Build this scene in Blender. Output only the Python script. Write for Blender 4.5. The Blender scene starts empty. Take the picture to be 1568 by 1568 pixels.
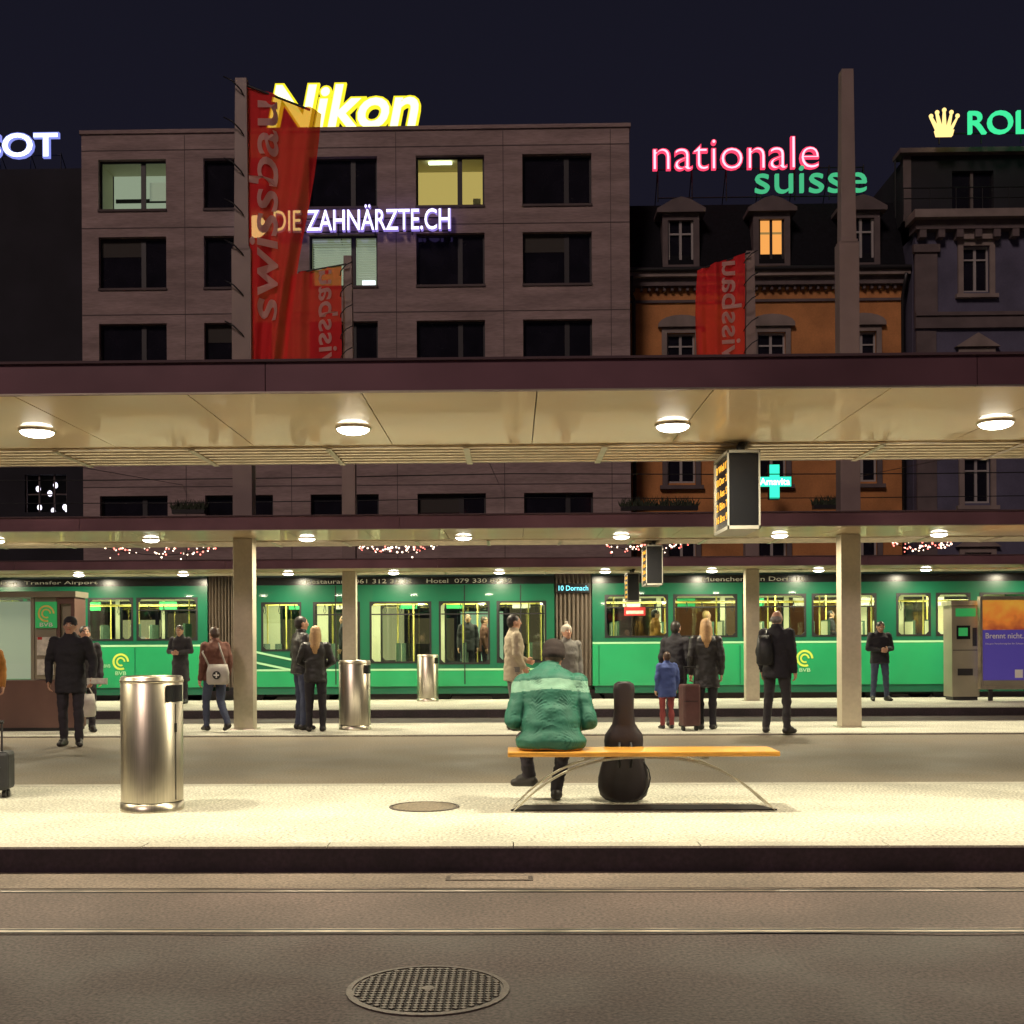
import bpy, math, random
from mathutils import Vector, Matrix, noise
from mathutils.bvhtree import BVHTree
R=math.radians
scene=bpy.context.scene
random.seed(7)
V=Vector
# ------------------------------------------------------------------ materials
def mat(name,col,rough=.6,metal=0,var=0,vs=5,bump=0,bs=30,emit=None,es=0,spec=.5,coat=0,stretch=None,bdist=.01,var2=0,vs2=.6,rvar=0):
    m=bpy.data.materials.new(name); m.use_nodes=True
    nt=m.node_tree; N=nt.nodes; L=nt.links
    b=N['Principled BSDF']
    b.inputs['Base Color'].default_value=(*col,1)
    b.inputs['Roughness'].default_value=rough
    b.inputs['Metallic'].default_value=metal
    b.inputs['Specular IOR Level'].default_value=spec
    b.inputs['Coat Weight'].default_value=coat
    if emit:
        b.inputs['Emission Color'].default_value=(*emit,1); b.inputs['Emission Strength'].default_value=es
    if var or bump or var2 or rvar:
        tc=N.new('ShaderNodeTexCoord'); mp=N.new('ShaderNodeMapping')
        if stretch: mp.inputs['Scale'].default_value=stretch
        L.new(tc.outputs['Object'],mp.inputs['Vector'])
        cur=None
        def ns(scale,det=6):
            t=N.new('ShaderNodeTexNoise'); t.inputs['Scale'].default_value=scale; t.inputs['Detail'].default_value=det
            L.new(mp.outputs[0],t.inputs['Vector']); return t
        def mul(fac_out,amt,prev):
            mr=N.new('ShaderNodeMapRange'); mr.inputs['From Min'].default_value=.3; mr.inputs['From Max'].default_value=.7
            mr.inputs['To Min'].default_value=1-amt; mr.inputs['To Max'].default_value=1+amt
            L.new(fac_out,mr.inputs['Value'])
            mx=N.new('ShaderNodeVectorMath'); mx.operation='SCALE'
            if prev is None: mx.inputs[0].default_value=col
            else: L.new(prev,mx.inputs[0])
            L.new(mr.outputs[0],mx.inputs['Scale']); return mx.outputs[0]
        if var: cur=mul(ns(vs).outputs['Fac'],var,cur)
        if var2: cur=mul(ns(vs2,4).outputs['Fac'],var2,cur)
        if cur is not None: L.new(cur,b.inputs['Base Color'])
        if rvar:
            mr=N.new('ShaderNodeMapRange'); mr.inputs['To Min'].default_value=max(0,rough-rvar); mr.inputs['To Max'].default_value=rough+rvar
            mr.inputs['From Min'].default_value=.3; mr.inputs['From Max'].default_value=.7
            L.new(ns(vs2*2 if vs2 else 2).outputs['Fac'],mr.inputs['Value']); L.new(mr.outputs[0],b.inputs['Roughness'])
        if bump:
            t=ns(bs); bp=N.new('ShaderNodeBump'); bp.inputs['Strength'].default_value=bump; bp.inputs['Distance'].default_value=bdist
            L.new(t.outputs['Fac'],bp.inputs['Height']); L.new(bp.outputs[0],b.inputs['Normal'])
    return m
def emat(name,col,s):
    m=bpy.data.materials.new(name); m.use_nodes=True; nt=m.node_tree; nt.nodes.clear()
    e=nt.nodes.new('ShaderNodeEmission'); o=nt.nodes.new('ShaderNodeOutputMaterial')
    e.inputs[0].default_value=(*col,1); e.inputs[1].default_value=s; nt.links.new(e.outputs[0],o.inputs[0]); return m
def glassmat(name,tint=(1,1,1),refl=.1,rough=.02):
    m=bpy.data.materials.new(name); m.use_nodes=True; nt=m.node_tree; nt.nodes.clear()
    t=nt.nodes.new('ShaderNodeBsdfTransparent'); g=nt.nodes.new('ShaderNodeBsdfGlossy'); x=nt.nodes.new('ShaderNodeMixShader'); o=nt.nodes.new('ShaderNodeOutputMaterial')
    t.inputs[0].default_value=(*tint,1); g.inputs['Roughness'].default_value=rough; x.inputs[0].default_value=refl
    nt.links.new(t.outputs[0],x.inputs[1]); nt.links.new(g.outputs[0],x.inputs[2]); nt.links.new(x.outputs[0],o.inputs[0]); return m
def flagmat(name,col):
    m=bpy.data.materials.new(name); m.use_nodes=True; nt=m.node_tree; nt.nodes.clear(); n=nt.nodes.new
    d=n('ShaderNodeBsdfDiffuse'); tl=n('ShaderNodeBsdfTranslucent'); tp=n('ShaderNodeBsdfTransparent'); a=n('ShaderNodeMixShader'); b=n('ShaderNodeMixShader'); o=n('ShaderNodeOutputMaterial')
    d.inputs[0].default_value=(*col,1); tl.inputs[0].default_value=(*col,1); tp.inputs[0].default_value=(1,.7,.2,1)
    a.inputs[0].default_value=.2; b.inputs[0].default_value=.27
    l=nt.links.new; l(d.outputs[0],a.inputs[1]); l(tl.outputs[0],a.inputs[2]); l(a.outputs[0],b.inputs[1]); l(tp.outputs[0],b.inputs[2]); l(b.outputs[0],o.inputs[0]); return m

M={}
M['asphalt']=mat('asphalt',(.088,.062,.06),.72,var=.65,vs=55,bump=.7,bs=70,bdist=.006,var2=.3,vs2=.9,rvar=.1)
M['asphalt2']=mat('asphalt_square',(.2,.165,.118),.66,var=.45,vs=50,bump=.4,bs=80,bdist=.004,var2=.22,vs2=.7,rvar=.1)
M['lane']=mat('concrete_lane',(.2,.155,.125),.68,var=.5,vs=50,bump=.5,bs=70,bdist=.004,var2=.3,vs2=1.1)
M['lane2']=mat('track_bed_asphalt',(.125,.085,.075),.68,var=.6,vs=50,bump=.5,bs=70,bdist=.004,var2=.35,vs2=.8)
M['plat']=mat('platform_gravel_asphalt',(.52,.51,.43),.75,var=.6,vs=45,bump=.8,bs=52,bdist=.008,var2=.16,vs2=1.1)
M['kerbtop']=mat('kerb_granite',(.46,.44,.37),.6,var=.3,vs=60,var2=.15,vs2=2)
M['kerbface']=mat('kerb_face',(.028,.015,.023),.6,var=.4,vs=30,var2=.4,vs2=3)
M['rail']=mat('rail_steel',(.5,.42,.36),.4,1,var=.3,vs=8)
M['black']=mat('black_rubber',(.012,.011,.013),.5)
M['dark']=mat('dark_metal',(.03,.028,.03),.4,.3)
M['steel']=mat('brushed_steel',(.6,.54,.44),.32,1,var=.12,vs=8,stretch=(14,14,.4),bump=.12,bs=40,bdist=.003)
M['alu']=mat('aluminium',(.66,.58,.46),.35,.9,var=.15,vs=6)
M['soffit']=mat('soffit_panel',(.58,.44,.27),.38,.1,var2=.08,vs2=1.2,bump=.12,bs=1.1,bdist=.03,coat=.35,rvar=.06)
M['fascia']=mat('fascia_metal',(.2,.1,.12),.35,.25,var2=.35,vs2=.8,bump=.1,bs=2,bdist=.02)
M['rooftop']=mat('canopy_roofing',(.09,.05,.06),.7)
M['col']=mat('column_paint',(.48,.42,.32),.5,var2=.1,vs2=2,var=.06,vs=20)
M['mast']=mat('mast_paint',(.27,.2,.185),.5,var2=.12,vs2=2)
M['lamp']=emat('lamp_lens',(1,.95,.78),16)
M['wood']=mat('bench_wood',(.6,.29,.045),.4,var=.3,vs=5,stretch=(1,14,14),coat=.3)
M['conc']=mat('facade_concrete',(.32,.235,.225),.85,var=.16,vs=3,stretch=(1,1,6),bump=.3,bs=14,bdist=.02,var2=.25,vs2=.35)
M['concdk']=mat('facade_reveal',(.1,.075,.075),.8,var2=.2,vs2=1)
M['winglass']=mat('window_glass_dark',(.012,.011,.016),.08,spec=.5,var2=.3,vs2=1.2)
M['winframe']=mat('window_frame',(.03,.027,.03),.5)
M['orange']=mat('stucco_orange',(.5,.21,.07),.85,var2=.3,vs2=.7,var=.08,vs=14,bump=.15,bs=20)
M['blue']=mat('stucco_blue',(.1,.095,.15),.85,var2=.25,vs2=.7,var=.08,vs=14,bump=.15,bs=20)
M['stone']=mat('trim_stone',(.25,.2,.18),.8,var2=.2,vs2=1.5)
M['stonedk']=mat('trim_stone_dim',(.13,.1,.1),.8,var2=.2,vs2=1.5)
M['slate']=mat('roof_slate',(.006,.006,.009),.9,var=.3,vs=8,spec=.2)
M['whitefr']=mat('white_window_frame',(.36,.33,.32),.6)
M['night']=mat('dark_building_render',(.016,.015,.022),.9,var2=.3,vs2=.5)
M['roomw']=emat('room_warm',(1,.68,.22),.62)
M['roomw2']=emat('room_warm_dim',(1,.62,.2),.32)
M['roomc']=emat('room_cool',(.85,.9,.72),.42)
M['roomd']=mat('room_dark',(.05,.045,.04),.9)
M['blind']=mat('blinds',(.6,.6,.55),.7,emit=(.8,.85,.7),es=.28)
M['dormlit']=emat('dormer_lit',(1,.42,.1),.95)
M['neon_y']=emat('sign_yellow',(1,.85,.03),1.15)
M['neon_yc']=emat('sign_yellow_core',(1,1,.45),2.2)
M['neon_v']=emat('sign_violet_glow_edge',(.42,.3,1),.75)
M['neon_w']=emat('sign_white',(.86,.82,1),2.4)
M['neon_b']=emat('sign_blue_glow_edge',(.3,.35,1),.9)
M['neon_w2']=emat('sign_white_cool',(.78,.87,1),2.8)
M['neon_r']=emat('neon_red',(1,.06,.14),1.3)
M['neon_rc']=emat('neon_red_core',(1,.4,.5),2.2)
M['neon_g']=emat('neon_green',(.08,.62,.28),.8)
M['neon_g2']=emat('sign_green',(.06,.9,.36),1.0)
M['neon_gold']=emat('sign_gold',(1,.7,.25),1.5)
M['cross_g']=emat('cross_green',(.05,.95,.6),1.3)
M['white']=mat('white_paint',(.75,.73,.68),.5)
M['dispfr']=mat('display_frame_paint',(.33,.31,.27),.5)
M['fairy']=emat('fairy_white',(1,.75,.55),5)
M['fairyr']=emat('fairy_red',(1,.2,.15),4)
M['wire']=mat('cable',(.02,.02,.022),.5,.5)
M['flag']=flagmat('flag_red',(.92,.045,.055))
M['flagtx']=mat('flag_text',(.8,.5,.47),.8)
M['tramg']=mat('tram_green',(.02,.34,.13),.3,coat=.4,var2=.1,vs2=1)
M['tramd']=mat('tram_dark_green',(.008,.125,.065),.3,coat=.4,var2=.08,vs2=1)
M['traml']=mat('tram_stripe',(.4,.72,.42),.4)
M['tramroof']=mat('tram_roof',(.04,.09,.07),.5)
M['bellow']=mat('bellows',(.2,.16,.13),.7)
M['cream']=mat('tram_interior',(.6,.58,.4),.6)
M['seat']=mat('seat_fabric',(.07,.12,.08),.8,var=.3,vs=30)
M['tfloor']=mat('tram_floor',(.2,.19,.16),.5)
M['poley']=mat('grab_pole',(.75,.6,.15),.35)
M['tlight']=emat('tram_ceiling_light',(1,.97,.72),5)
M['glass']=glassmat('tram_glass',(.9,.97,.9),.07)
M['cyan']=emat('led_cyan',(.25,.9,1),1.8)
M['led']=emat('led_orange',(1,.45,.05),2.2)
M['ledblk']=mat('display_black',(.01,.01,.012),.25)
M['adtext']=mat('ad_text',(.4,.38,.3),.6,emit=(1,.95,.7),es=.04)
M['shop']=emat('shop_window_light',(1,.8,.45),.5)
M['shop2']=emat('shop_window_light_cool',(.75,.95,.7),.6)
M['shop3']=emat('shop_window_light_dim',(.9,.6,.35),.12)
M['machine']=mat('machine_grey',(.3,.27,.2),.4,.3,var2=.1,vs2=2)
M['kioskr']=mat('kiosk_brown',(.14,.075,.06),.5,var2=.15,vs2=2)
M['bvb']=mat('sign_green_face',(.03,.4,.12),.5,emit=(.05,.6,.15),es=.2)
M['paper']=mat('paper',(.6,.57,.5),.8,var=.2,vs=18)
M['adblue']=mat('poster_violet',(.07,.055,.3),.5,emit=(.12,.08,.5),es=.22)
M['iron']=mat('cast_iron',(.11,.088,.078),.5,.4,var=.4,vs=60,bump=.3,bs=80)
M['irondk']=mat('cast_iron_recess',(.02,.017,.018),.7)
M['leaf']=mat('leaves_dark',(.03,.04,.02),.8)
M['red']=mat('red_plate',(.5,.03,.03),.5)
def poster_mat():
    m=bpy.data.materials.new('poster_sunset'); m.use_nodes=True; nt=m.node_tree; N=nt.nodes; L=nt.links
    b=N['Principled BSDF']; tc=N.new('ShaderNodeTexCoord'); s=N.new('ShaderNodeSeparateXYZ'); mr=N.new('ShaderNodeMapRange'); r=N.new('ShaderNodeValToRGB')
    no=N.new('ShaderNodeTexNoise'); no.inputs['Scale'].default_value=3.5; ad=N.new('ShaderNodeMath'); ad.operation='MULTIPLY_ADD'; ad.inputs[1].default_value=1.0
    mr.inputs['From Min'].default_value=1.95; mr.inputs['From Max'].default_value=2.75
    L.new(tc.outputs['Object'],s.inputs[0]); L.new(tc.outputs['Object'],no.inputs['Vector']); L.new(no.outputs['Fac'],ad.inputs[0]); L.new(s.outputs['Z'],ad.inputs[2]); L.new(ad.outputs[0],mr.inputs['Value']); L.new(mr.outputs[0],r.inputs[0])
    e=r.color_ramp.elements; e[0].color=(.35,.06,.03,1); e[1].color=(.85,.45,.06,1); x=e.new(.5); x.color=(.8,.25,.04,1)
    L.new(r.outputs[0],b.inputs['Base Color']); L.new(r.outputs[0],b.inputs['Emission Color']); b.inputs['Emission Strength'].default_value=.3; return m
M['poster']=poster_mat()

# ------------------------------------------------------------------ geometry collector
class Geo:
    def __init__(s): s.v=[]; s.f=[]; s.m=[]; s.s=[]
    def add(s,vs,fs,m,smooth=False):
        o=len(s.v); s.v+= [tuple(p) for p in vs]
        for f in fs: s.f.append([i+o for i in f]); s.m.append(m); s.s.append(smooth)
    def box(s,m,x0,x1,y0,y1,z0,z1):
        vs=[(x0,y0,z0),(x1,y0,z0),(x1,y1,z0),(x0,y1,z0),(x0,y0,z1),(x1,y0,z1),(x1,y1,z1),(x0,y1,z1)]
        s.add(vs,[(0,3,2,1),(4,5,6,7),(0,1,5,4),(1,2,6,5),(2,3,7,6),(3,0,4,7)],m)
    def obox(s,m,c,sx,sy,sz,rz=0,rx=0):
        Mx=Matrix.Translation(c)@Matrix.Rotation(rz,4,'Z')@Matrix.Rotation(rx,4,'X')
        vs=[Mx@V((a*sx/2,b*sy/2,d*sz/2)) for d in(-1,1) for a,b in((-1,-1),(1,-1),(1,1),(-1,1))]
        s.add(vs,[(0,3,2,1),(4,5,6,7),(0,1,5,4),(1,2,6,5),(2,3,7,6),(3,0,4,7)],m)
    def prism(s,m,pts,y0,y1):
        n=len(pts); vs=[(x,y0,z) for x,z in pts]+[(x,y1,z) for x,z in pts]
        s.add(vs,[list(range(n)),list(range(2*n-1,n-1,-1))]+[(i,i+n,(i+1)%n+n,(i+1)%n) for i in range(n)],m)
    def prismx(s,m,pts,x0,x1,smooth=False):
        n=len(pts); vs=[(x0,y,z) for y,z in pts]+[(x1,y,z) for y,z in pts]
        s.add(vs,[list(range(n-1,-1,-1)),list(range(n,2*n))],m)
        s.add(vs,[(i,(i+1)%n,(i+1)%n+n,i+n) for i in range(n)],m,smooth)
    def cyl(s,m,p1,p2,r1,r2=None,n=16,smooth=True):
        r2=r1 if r2 is None else r2; p1=V(p1);p2=V(p2); d,u,w=fr(p2-p1)
        a=[p1+(u*math.cos(t)+w*math.sin(t))*r1 for t in [i*2*math.pi/n for i in range(n)]]
        b=[p2+(u*math.cos(t)+w*math.sin(t))*r2 for t in [i*2*math.pi/n for i in range(n)]]
        s.add(a+b,[(i,(i+1)%n,(i+1)%n+n,i+n) for i in range(n)],m,smooth)
        s.add(a+b,[list(range(n-1,-1,-1)),list(range(n,2*n))],m)
    def lathe(s,m,c,prof,n=40,smooth=True):
        vs=[];fs=[]
        for r,z in prof: vs+=[(c[0]+r*math.cos(i*2*math.pi/n),c[1]+r*math.sin(i*2*math.pi/n),c[2]+z) for i in range(n)]
        for k in range(len(prof)-1): fs+=[(k*n+i,k*n+(i+1)%n,(k+1)*n+(i+1)%n,(k+1)*n+i) for i in range(n)]
        s.add(vs,fs,m,smooth)
    def tube(s,m,path,r,n=8):
        path=[V(p) for p in path]; vs=[];fs=[]
        for k,p in enumerate(path):
            d=path[min(k+1,len(path)-1)]-path[max(k-1,0)]; d,u,w=fr(d)
            vs+=[p+(u*math.cos(i*2*math.pi/n)+w*math.sin(i*2*math.pi/n))*r for i in range(n)]
        for k in range(len(path)-1): fs+=[(k*n+i,k*n+(i+1)%n,(k+1)*n+(i+1)%n,(k+1)*n+i) for i in range(n)]
        fs+=[list(range(n-1,-1,-1)),[(len(path)-1)*n+i for i in range(n)]]
        s.add(vs,fs,m,True)
    def capsule(s,m,p1,r1,p2,r2,n=14,sx=1):
        p1=V(p1);p2=V(p2);d,u,w=fr(p2-p1); vs=[];R_=[]
        for p,r,a0 in((p1,r1,-90),(p2,r2,0)):
            for i in range(5):
                a=R(a0+i*22.5); R_.append((p+d*math.sin(a)*r,max(r*math.cos(a),1e-3)))
        for c,r in R_: vs+=[c+(u*math.cos(i*2*math.pi/n)*sx+w*math.sin(i*2*math.pi/n))*r for i in range(n)]
        k=len(R_); fs=[(j*n+i,j*n+(i+1)%n,(j+1)*n+(i+1)%n,(j+1)*n+i) for j in range(k-1) for i in range(n)]
        fs+=[list(range(n-1,-1,-1)),[(k-1)*n+i for i in range(n)]]
        s.add(vs,fs,m,True)
    def ell(s,m,c,r,rot=None,n=16,k=10):
        vs=[];rot=rot or Matrix.Identity(3); c=V(c)
        for j in range(k+1):
            a=math.pi*j/k; rr=max(math.sin(a),.01)
            for i in range(n):
                t=i*2*math.pi/n; vs.append(c+rot@V((r[0]*rr*math.cos(t),r[1]*rr*math.sin(t),-r[2]*math.cos(a))))
        fs=[(j*n+i,j*n+(i+1)%n,(j+1)*n+(i+1)%n,(j+1)*n+i) for j in range(k) for i in range(n)]
        fs+=[list(range(n-1,-1,-1)),[k*n+i for i in range(n)]]
        s.add(vs,fs,m,True)
    def loft(s,m,secs,n=24):
        vs=[]
        for cx,cy,cz,rx,ry,t in secs:
            for i in range(n):
                a=i*2*math.pi/n; c_,s_=math.cos(a),math.sin(a)
                c_=math.copysign(abs(c_)**.85,c_); s_=math.copysign(abs(s_)**.85,s_)
                vs.append((cx+rx*c_,cy+ry*s_*math.cos(t),cz+ry*s_*math.sin(t)))
        k=len(secs); fs=[(j*n+i,j*n+(i+1)%n,(j+1)*n+(i+1)%n,(j+1)*n+i) for j in range(k-1) for i in range(n)]
        fs+=[list(range(n-1,-1,-1)),[(k-1)*n+i for i in range(n)]]
        s.add(vs,fs,m,True)
    def text(s,m,body,O,U,W,depth=.03,offset=0,shear=0,warp=None,sub=False):
        cu=bpy.data.curves.new('t','FONT'); cu.body=body; cu.offset=offset; cu.shear=shear; cu.extrude=.02; cu.resolution_u=4
        ob=bpy.data.objects.new('t',cu); scene.collection.objects.link(ob)
        dg=bpy.context.evaluated_depsgraph_get(); me=bpy.data.meshes.new_from_object(ob.evaluated_get(dg))
        co=[v.co.copy() for v in me.vertices]; fs=[list(p.vertices) for p in me.polygons]
        bpy.data.objects.remove(ob); bpy.data.curves.remove(cu); bpy.data.meshes.remove(me)
        x0=min(c.x for c in co);x1=max(c.x for c in co);y0=min(c.y for c in co);y1=max(c.y for c in co)
        O=V(O);U=V(U);W=V(W);Nn=U.cross(W).normalized()
        out=[]
        for c in co:
            p=O+U*((c.x-x0)/(x1-x0))+W*((c.y-y0)/(y1-y0))+Nn*(depth*(c.z/.02*.5+.5))
            if warp: p=warp(p)
            out.append(p)
        s.add(out,fs,m)
    def mesh(s,name,keys=None):
        me=bpy.data.meshes.new(name); me.from_pydata(s.v,[],s.f)
        used=[]
        for k in s.m:
            if k not in used: used.append(k)
        for k in used: me.materials.append(M[k] if isinstance(k,str) else k)
        ix={k:i for i,k in enumerate(used)}
        me.polygons.foreach_set('material_index',[ix[k] for k in s.m]); me.polygons.foreach_set('use_smooth',s.s); me.update(); return me
def fr(d):
    d=d.normalized(); a=V((1,0,0)) if abs(d.x)<.9 else V((0,1,0)); u=(a-d*a.dot(d)).normalized(); return d,u,d.cross(u)
class Obj:
    def __init__(s,name): s.name=name; s.p={}; s.bev={}
    def __getitem__(s,k):
        if k not in s.p: s.p[k]=Geo()
        return s.p[k]
    def done(s):
        def mk(n,g,k):
            me=g.mesh(n)
            ob=bpy.data.objects.new(n,me); scene.collection.objects.link(ob)
            if k in s.bev:
                b=ob.modifiers.new('bevel','BEVEL'); b.width=s.bev[k]; b.segments=2; b.limit_method='ANGLE'
            return ob
        if len(s.p)==1:
            k=list(s.p)[0]; return mk(s.name,s.p[k],k)
        e=bpy.data.objects.new(s.name,None); scene.collection.objects.link(e)
        for k,g in s.p.items():
            o=mk(k,g,k); o.parent=e
        return e
def wall(g,m,x0,x1,z0,z1,y0,y1,ops):
    zs=sorted(set([z0,z1]+[z for o in ops for z in(o[2],o[3]) if z0<z<z1]))
    for a,b in zip(zs,zs[1:]):
        mid=(a+b)/2; iv=sorted((o[0],o[1]) for o in ops if o[2]<mid<o[3]); x=x0
        for p,q in iv:
            if p>x: g.box(m,x,p,y0,y1,a,b)
            x=max(x,q)
        if x<x1: g.box(m,x,x1,y0,y1,a,b)

# ------------------------------------------------------------------ ground, platforms
g=Obj('ground'); g['g'].box('asphalt',-250,250,-60,400,-.5,-.163); g.done()
def platform(y0,y1,face=True):
    o=Obj('platform_pavement'); G=o['surface']
    G.box('plat',-30,30,y0+.16,y1-.14,-.3,0)
    K=o['kerb']
    x=-30
    while x<30:
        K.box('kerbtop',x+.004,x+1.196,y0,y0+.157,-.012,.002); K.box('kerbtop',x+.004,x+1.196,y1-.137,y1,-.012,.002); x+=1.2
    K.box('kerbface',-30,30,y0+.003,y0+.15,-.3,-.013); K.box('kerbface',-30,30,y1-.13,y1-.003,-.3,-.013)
    o.done()
platform(7.3,10.6)
platform(16.3,18.75)
platform(22.7,26.7)
o=Obj('square_pavement'); o['a'].box('asphalt2',-30,30,10.603,16.297,-.3,-.02); o.done()
o=Obj('track_lane')
def ragged(m,ya,yb,z,amp,seed):
    n=260; vs=[]
    for i in range(n+1):
        x=-20+40*i/n; e=noise.noise(V((x*1.3,seed,0)))*amp+noise.noise(V((x*6,seed,3)))*amp*.4; f=noise.noise(V((x*1.1,seed+9,0)))*amp
        vs+=[(x,ya+f,z),(x,yb+e,z)]
    o['surface'].add(vs,[(2*i,2*i+2,2*i+3,2*i+1) for i in range(n)],m)
ragged('lane',6.8,7.27,-.158,.012,1); ragged('lane2',5.72,6.795,-.159,.03,5); o.done()
o=Obj('tram_rails')
for y in (6.72,5.78):
    o['a'].box('rail',-60,60,y-.028,y+.0,-.2,-.155); o['a'].box('black',-60,60,y+.001,y+.034,-.2,-.1565); o['a'].box('rail',-60,60,y+.035,y+.043,-.2,-.155); o['a'].box('black',-60,60,y-.045,y-.029,-.2,-.1565)
for y in (19.9,20.9,27.6,28.6):
    o['a'].box('rail',-60,60,y-.03,y+.03,-.2,-.155); o['a'].box('black',-60,60,y+.031,y+.06,-.2,-.155)
o.done()
def manhole(name,cx,cy,z,r,big):
    o=Obj(name); G=o['cover']
    G.lathe('iron',(cx,cy,z),[(r,0),(r,.006),(r*.93,.008),(r*.93,.003),(r*.9,.003)],56,False)
    G.lathe('irondk',(cx,cy,z),[(r*.93,.0025),(.001,.0025)],56,False)
    if big:
        st=.032; n=int(r/st)
        for i in range(-n,n+1):
            for j in range(-n,n+1):
                x=i*st;y=j*st
                if math.hypot(x,y)<r*.88 and math.hypot(x,y)>.03: G.obox('iron',V((cx+x,cy+y,z+.005)),.021,.021,.006,R(45))
        G.lathe('iron',(cx,cy,z),[(.028,.004),(.028,.009),(.001,.009)],16,False)
    else:
        G.lathe('asphalt2',(cx,cy,z),[(r*.9,.004),(r*.88,.006),(.001,.006)],48,False)
    o.done()
manhole('manhole_cover',-.364,4.81,-.163,.345,True)
manhole('service_cover',-.71,9.08,0,.28,False)
o=Obj('drain_cover'); o['a'].box('iron',-.42,.12,7.0,7.14,-.158,-.154); o['a'].box('lane',-.39,.09,7.015,7.125,-.154,-.1525); o.done()

# ------------------------------------------------------------------ canopies
def disk_light(x,y,z,e,col=(1,.895,.63),size=.22,name='lamp_light'):
    l=bpy.data.lights.new(name,'AREA'); l.shape='DISK'; l.size=size; l.energy=e; l.color=col
    ob=bpy.data.objects.new(name,l); ob.location=(x,y,z); scene.collection.objects.link(ob); return ob
def canopy(y0,y1,ylamp,xl0,cols,ycol,e,xmax):
    o=Obj('platform_canopy'); G=o['roof_slab']
    G.box('rooftop',-24,24,y0+.05,y1-.05,3.0,3.12)
    F=o['fascia']; x=-24.6
    while x<24:
        F.box('fascia',x+.003,x+4.597,y0,y0+.05,2.945,3.14); F.box('fascia',x+.003,x+4.597,y1-.05,y1,2.945,3.14); x+=4.6
    F.box('rooftop',-24,24,y0-.02,y0+.08,3.142,3.158); F.box('alu',-24,24,y0-.006,y0-.001,2.94,2.95)
    S=o['soffit']; x=-23.98; yb=y1-.95
    while x<24:
        S.box('soffit',x+.004,x+1.146,y0+.06,yb,2.95,2.975); x+=1.15
    S.box('soffit',-24,24,yb+.02,y1-.06,2.965,2.985)
    for i in range(6):
        yy=yb+.08+i*.145; S.cyl('alu',(-24,yy,2.945),(24,yy,2.945),.018,n=8)
    x=-23.4
    while x<24: S.box('alu',x,x+.05,yb+.04,y1-.06,2.925,2.928); x+=1.15
    for x in cols:
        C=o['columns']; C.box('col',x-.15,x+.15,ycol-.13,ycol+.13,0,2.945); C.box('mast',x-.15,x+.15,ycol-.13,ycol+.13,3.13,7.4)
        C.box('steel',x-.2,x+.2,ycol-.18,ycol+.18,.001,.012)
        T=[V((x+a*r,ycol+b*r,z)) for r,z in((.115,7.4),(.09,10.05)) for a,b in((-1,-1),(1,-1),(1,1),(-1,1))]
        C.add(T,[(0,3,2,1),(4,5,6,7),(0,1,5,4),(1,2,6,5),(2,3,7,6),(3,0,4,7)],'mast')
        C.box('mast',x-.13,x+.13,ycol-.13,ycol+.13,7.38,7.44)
    o.bev['columns']=.02
    D=o['lamps']; x=xl0
    lamps=[]
    while x<xmax:
        if x>-xmax:
            D.lathe('alu',(x,ylamp,2.935),[(.135,.015),(.135,0),(.128,-.003),(.122,.008)],32)
            D.lathe('lamp',(x,ylamp,2.934),[(.122*math.cos(R(a)),.0-.04*math.sin(R(a))) for a in (0,15,35,55,75,89)],32)
            lamps.append(x)
        x+=2.42
    e_=o.done()
    for x in lamps:
        l=disk_light(x,ylamp,2.888,e); l.parent=e_
canopy(7.38,10.35,8.62,-3.62-2.42*4,[-14.6,-5.3,4.85,14.4],9.3,98,7.5)
canopy(16.2,18.9,17.5,-5.58-2.42*3,[-13.4,-4.14,5.16,14.4],17.55,80,11)
canopy(24.5,26.75,26.0,-9.97-2.42,[-12.8,-3.66,5.36,14.4],25.6,72,13)

# ------------------------------------------------------------------ overhead wires
o=Obj('overhead_wires')
for y,z in((28.1,5.5),(28.1,6.2),(20.4,5.5),(33.5,5.6),(36,7.2)):
    o['a'].tube('wire',[(-40+i*5,y,z-.08*math.sin(math.pi*((i%4)/4))) for i in range(17)],.014,6)
for x in(-13,-1,12): o['a'].tube('wire',[(x,24,6.3),(x+.3,28,6.1),(x+.5,43,7.4)],.01,6)
o.done()

# ------------------------------------------------------------------ modern building
YB=43
o=Obj('apartment_building'); W=o['walls']; cols=[(-15.66,-13.07),(-11.64,-9.05),(-7.62,-5.03),(-3.56,-.97),(.47,3.08)]
rows=[(17.9,19.8),(14.9,16.85),(11.6,13.55),(8.4,10.25),(5.2,7.0)]
ops=[(a,b,c,d) for a,b in cols for c,d in rows]+[(-15.5,4.0,.3,3.4)]
wall(W,'conc',-16.3,4.5,0,20.75,YB,YB+.35,ops)
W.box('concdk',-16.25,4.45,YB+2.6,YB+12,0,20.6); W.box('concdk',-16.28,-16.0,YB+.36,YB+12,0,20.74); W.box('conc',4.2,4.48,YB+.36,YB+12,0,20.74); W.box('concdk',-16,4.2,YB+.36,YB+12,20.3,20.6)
T=o['ledges']
for c,d in rows:
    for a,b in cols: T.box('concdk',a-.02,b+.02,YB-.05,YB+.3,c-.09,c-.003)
    T.box('concdk',-16.3,4.5,YB-.012,YB-.002,d+.32,d+.35)
T.box('conc',-16.36,4.56,YB-.06,YB+.5,20.76,20.9)
for a,b in cols: T.box('concdk',b+.7,b+.725,YB-.006,YB-.002,3.6,20.7)
Wn=o['windows']
lit={(3,0):'roomw',(0,0):'roomc',(2,1):'roomc'}
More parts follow.
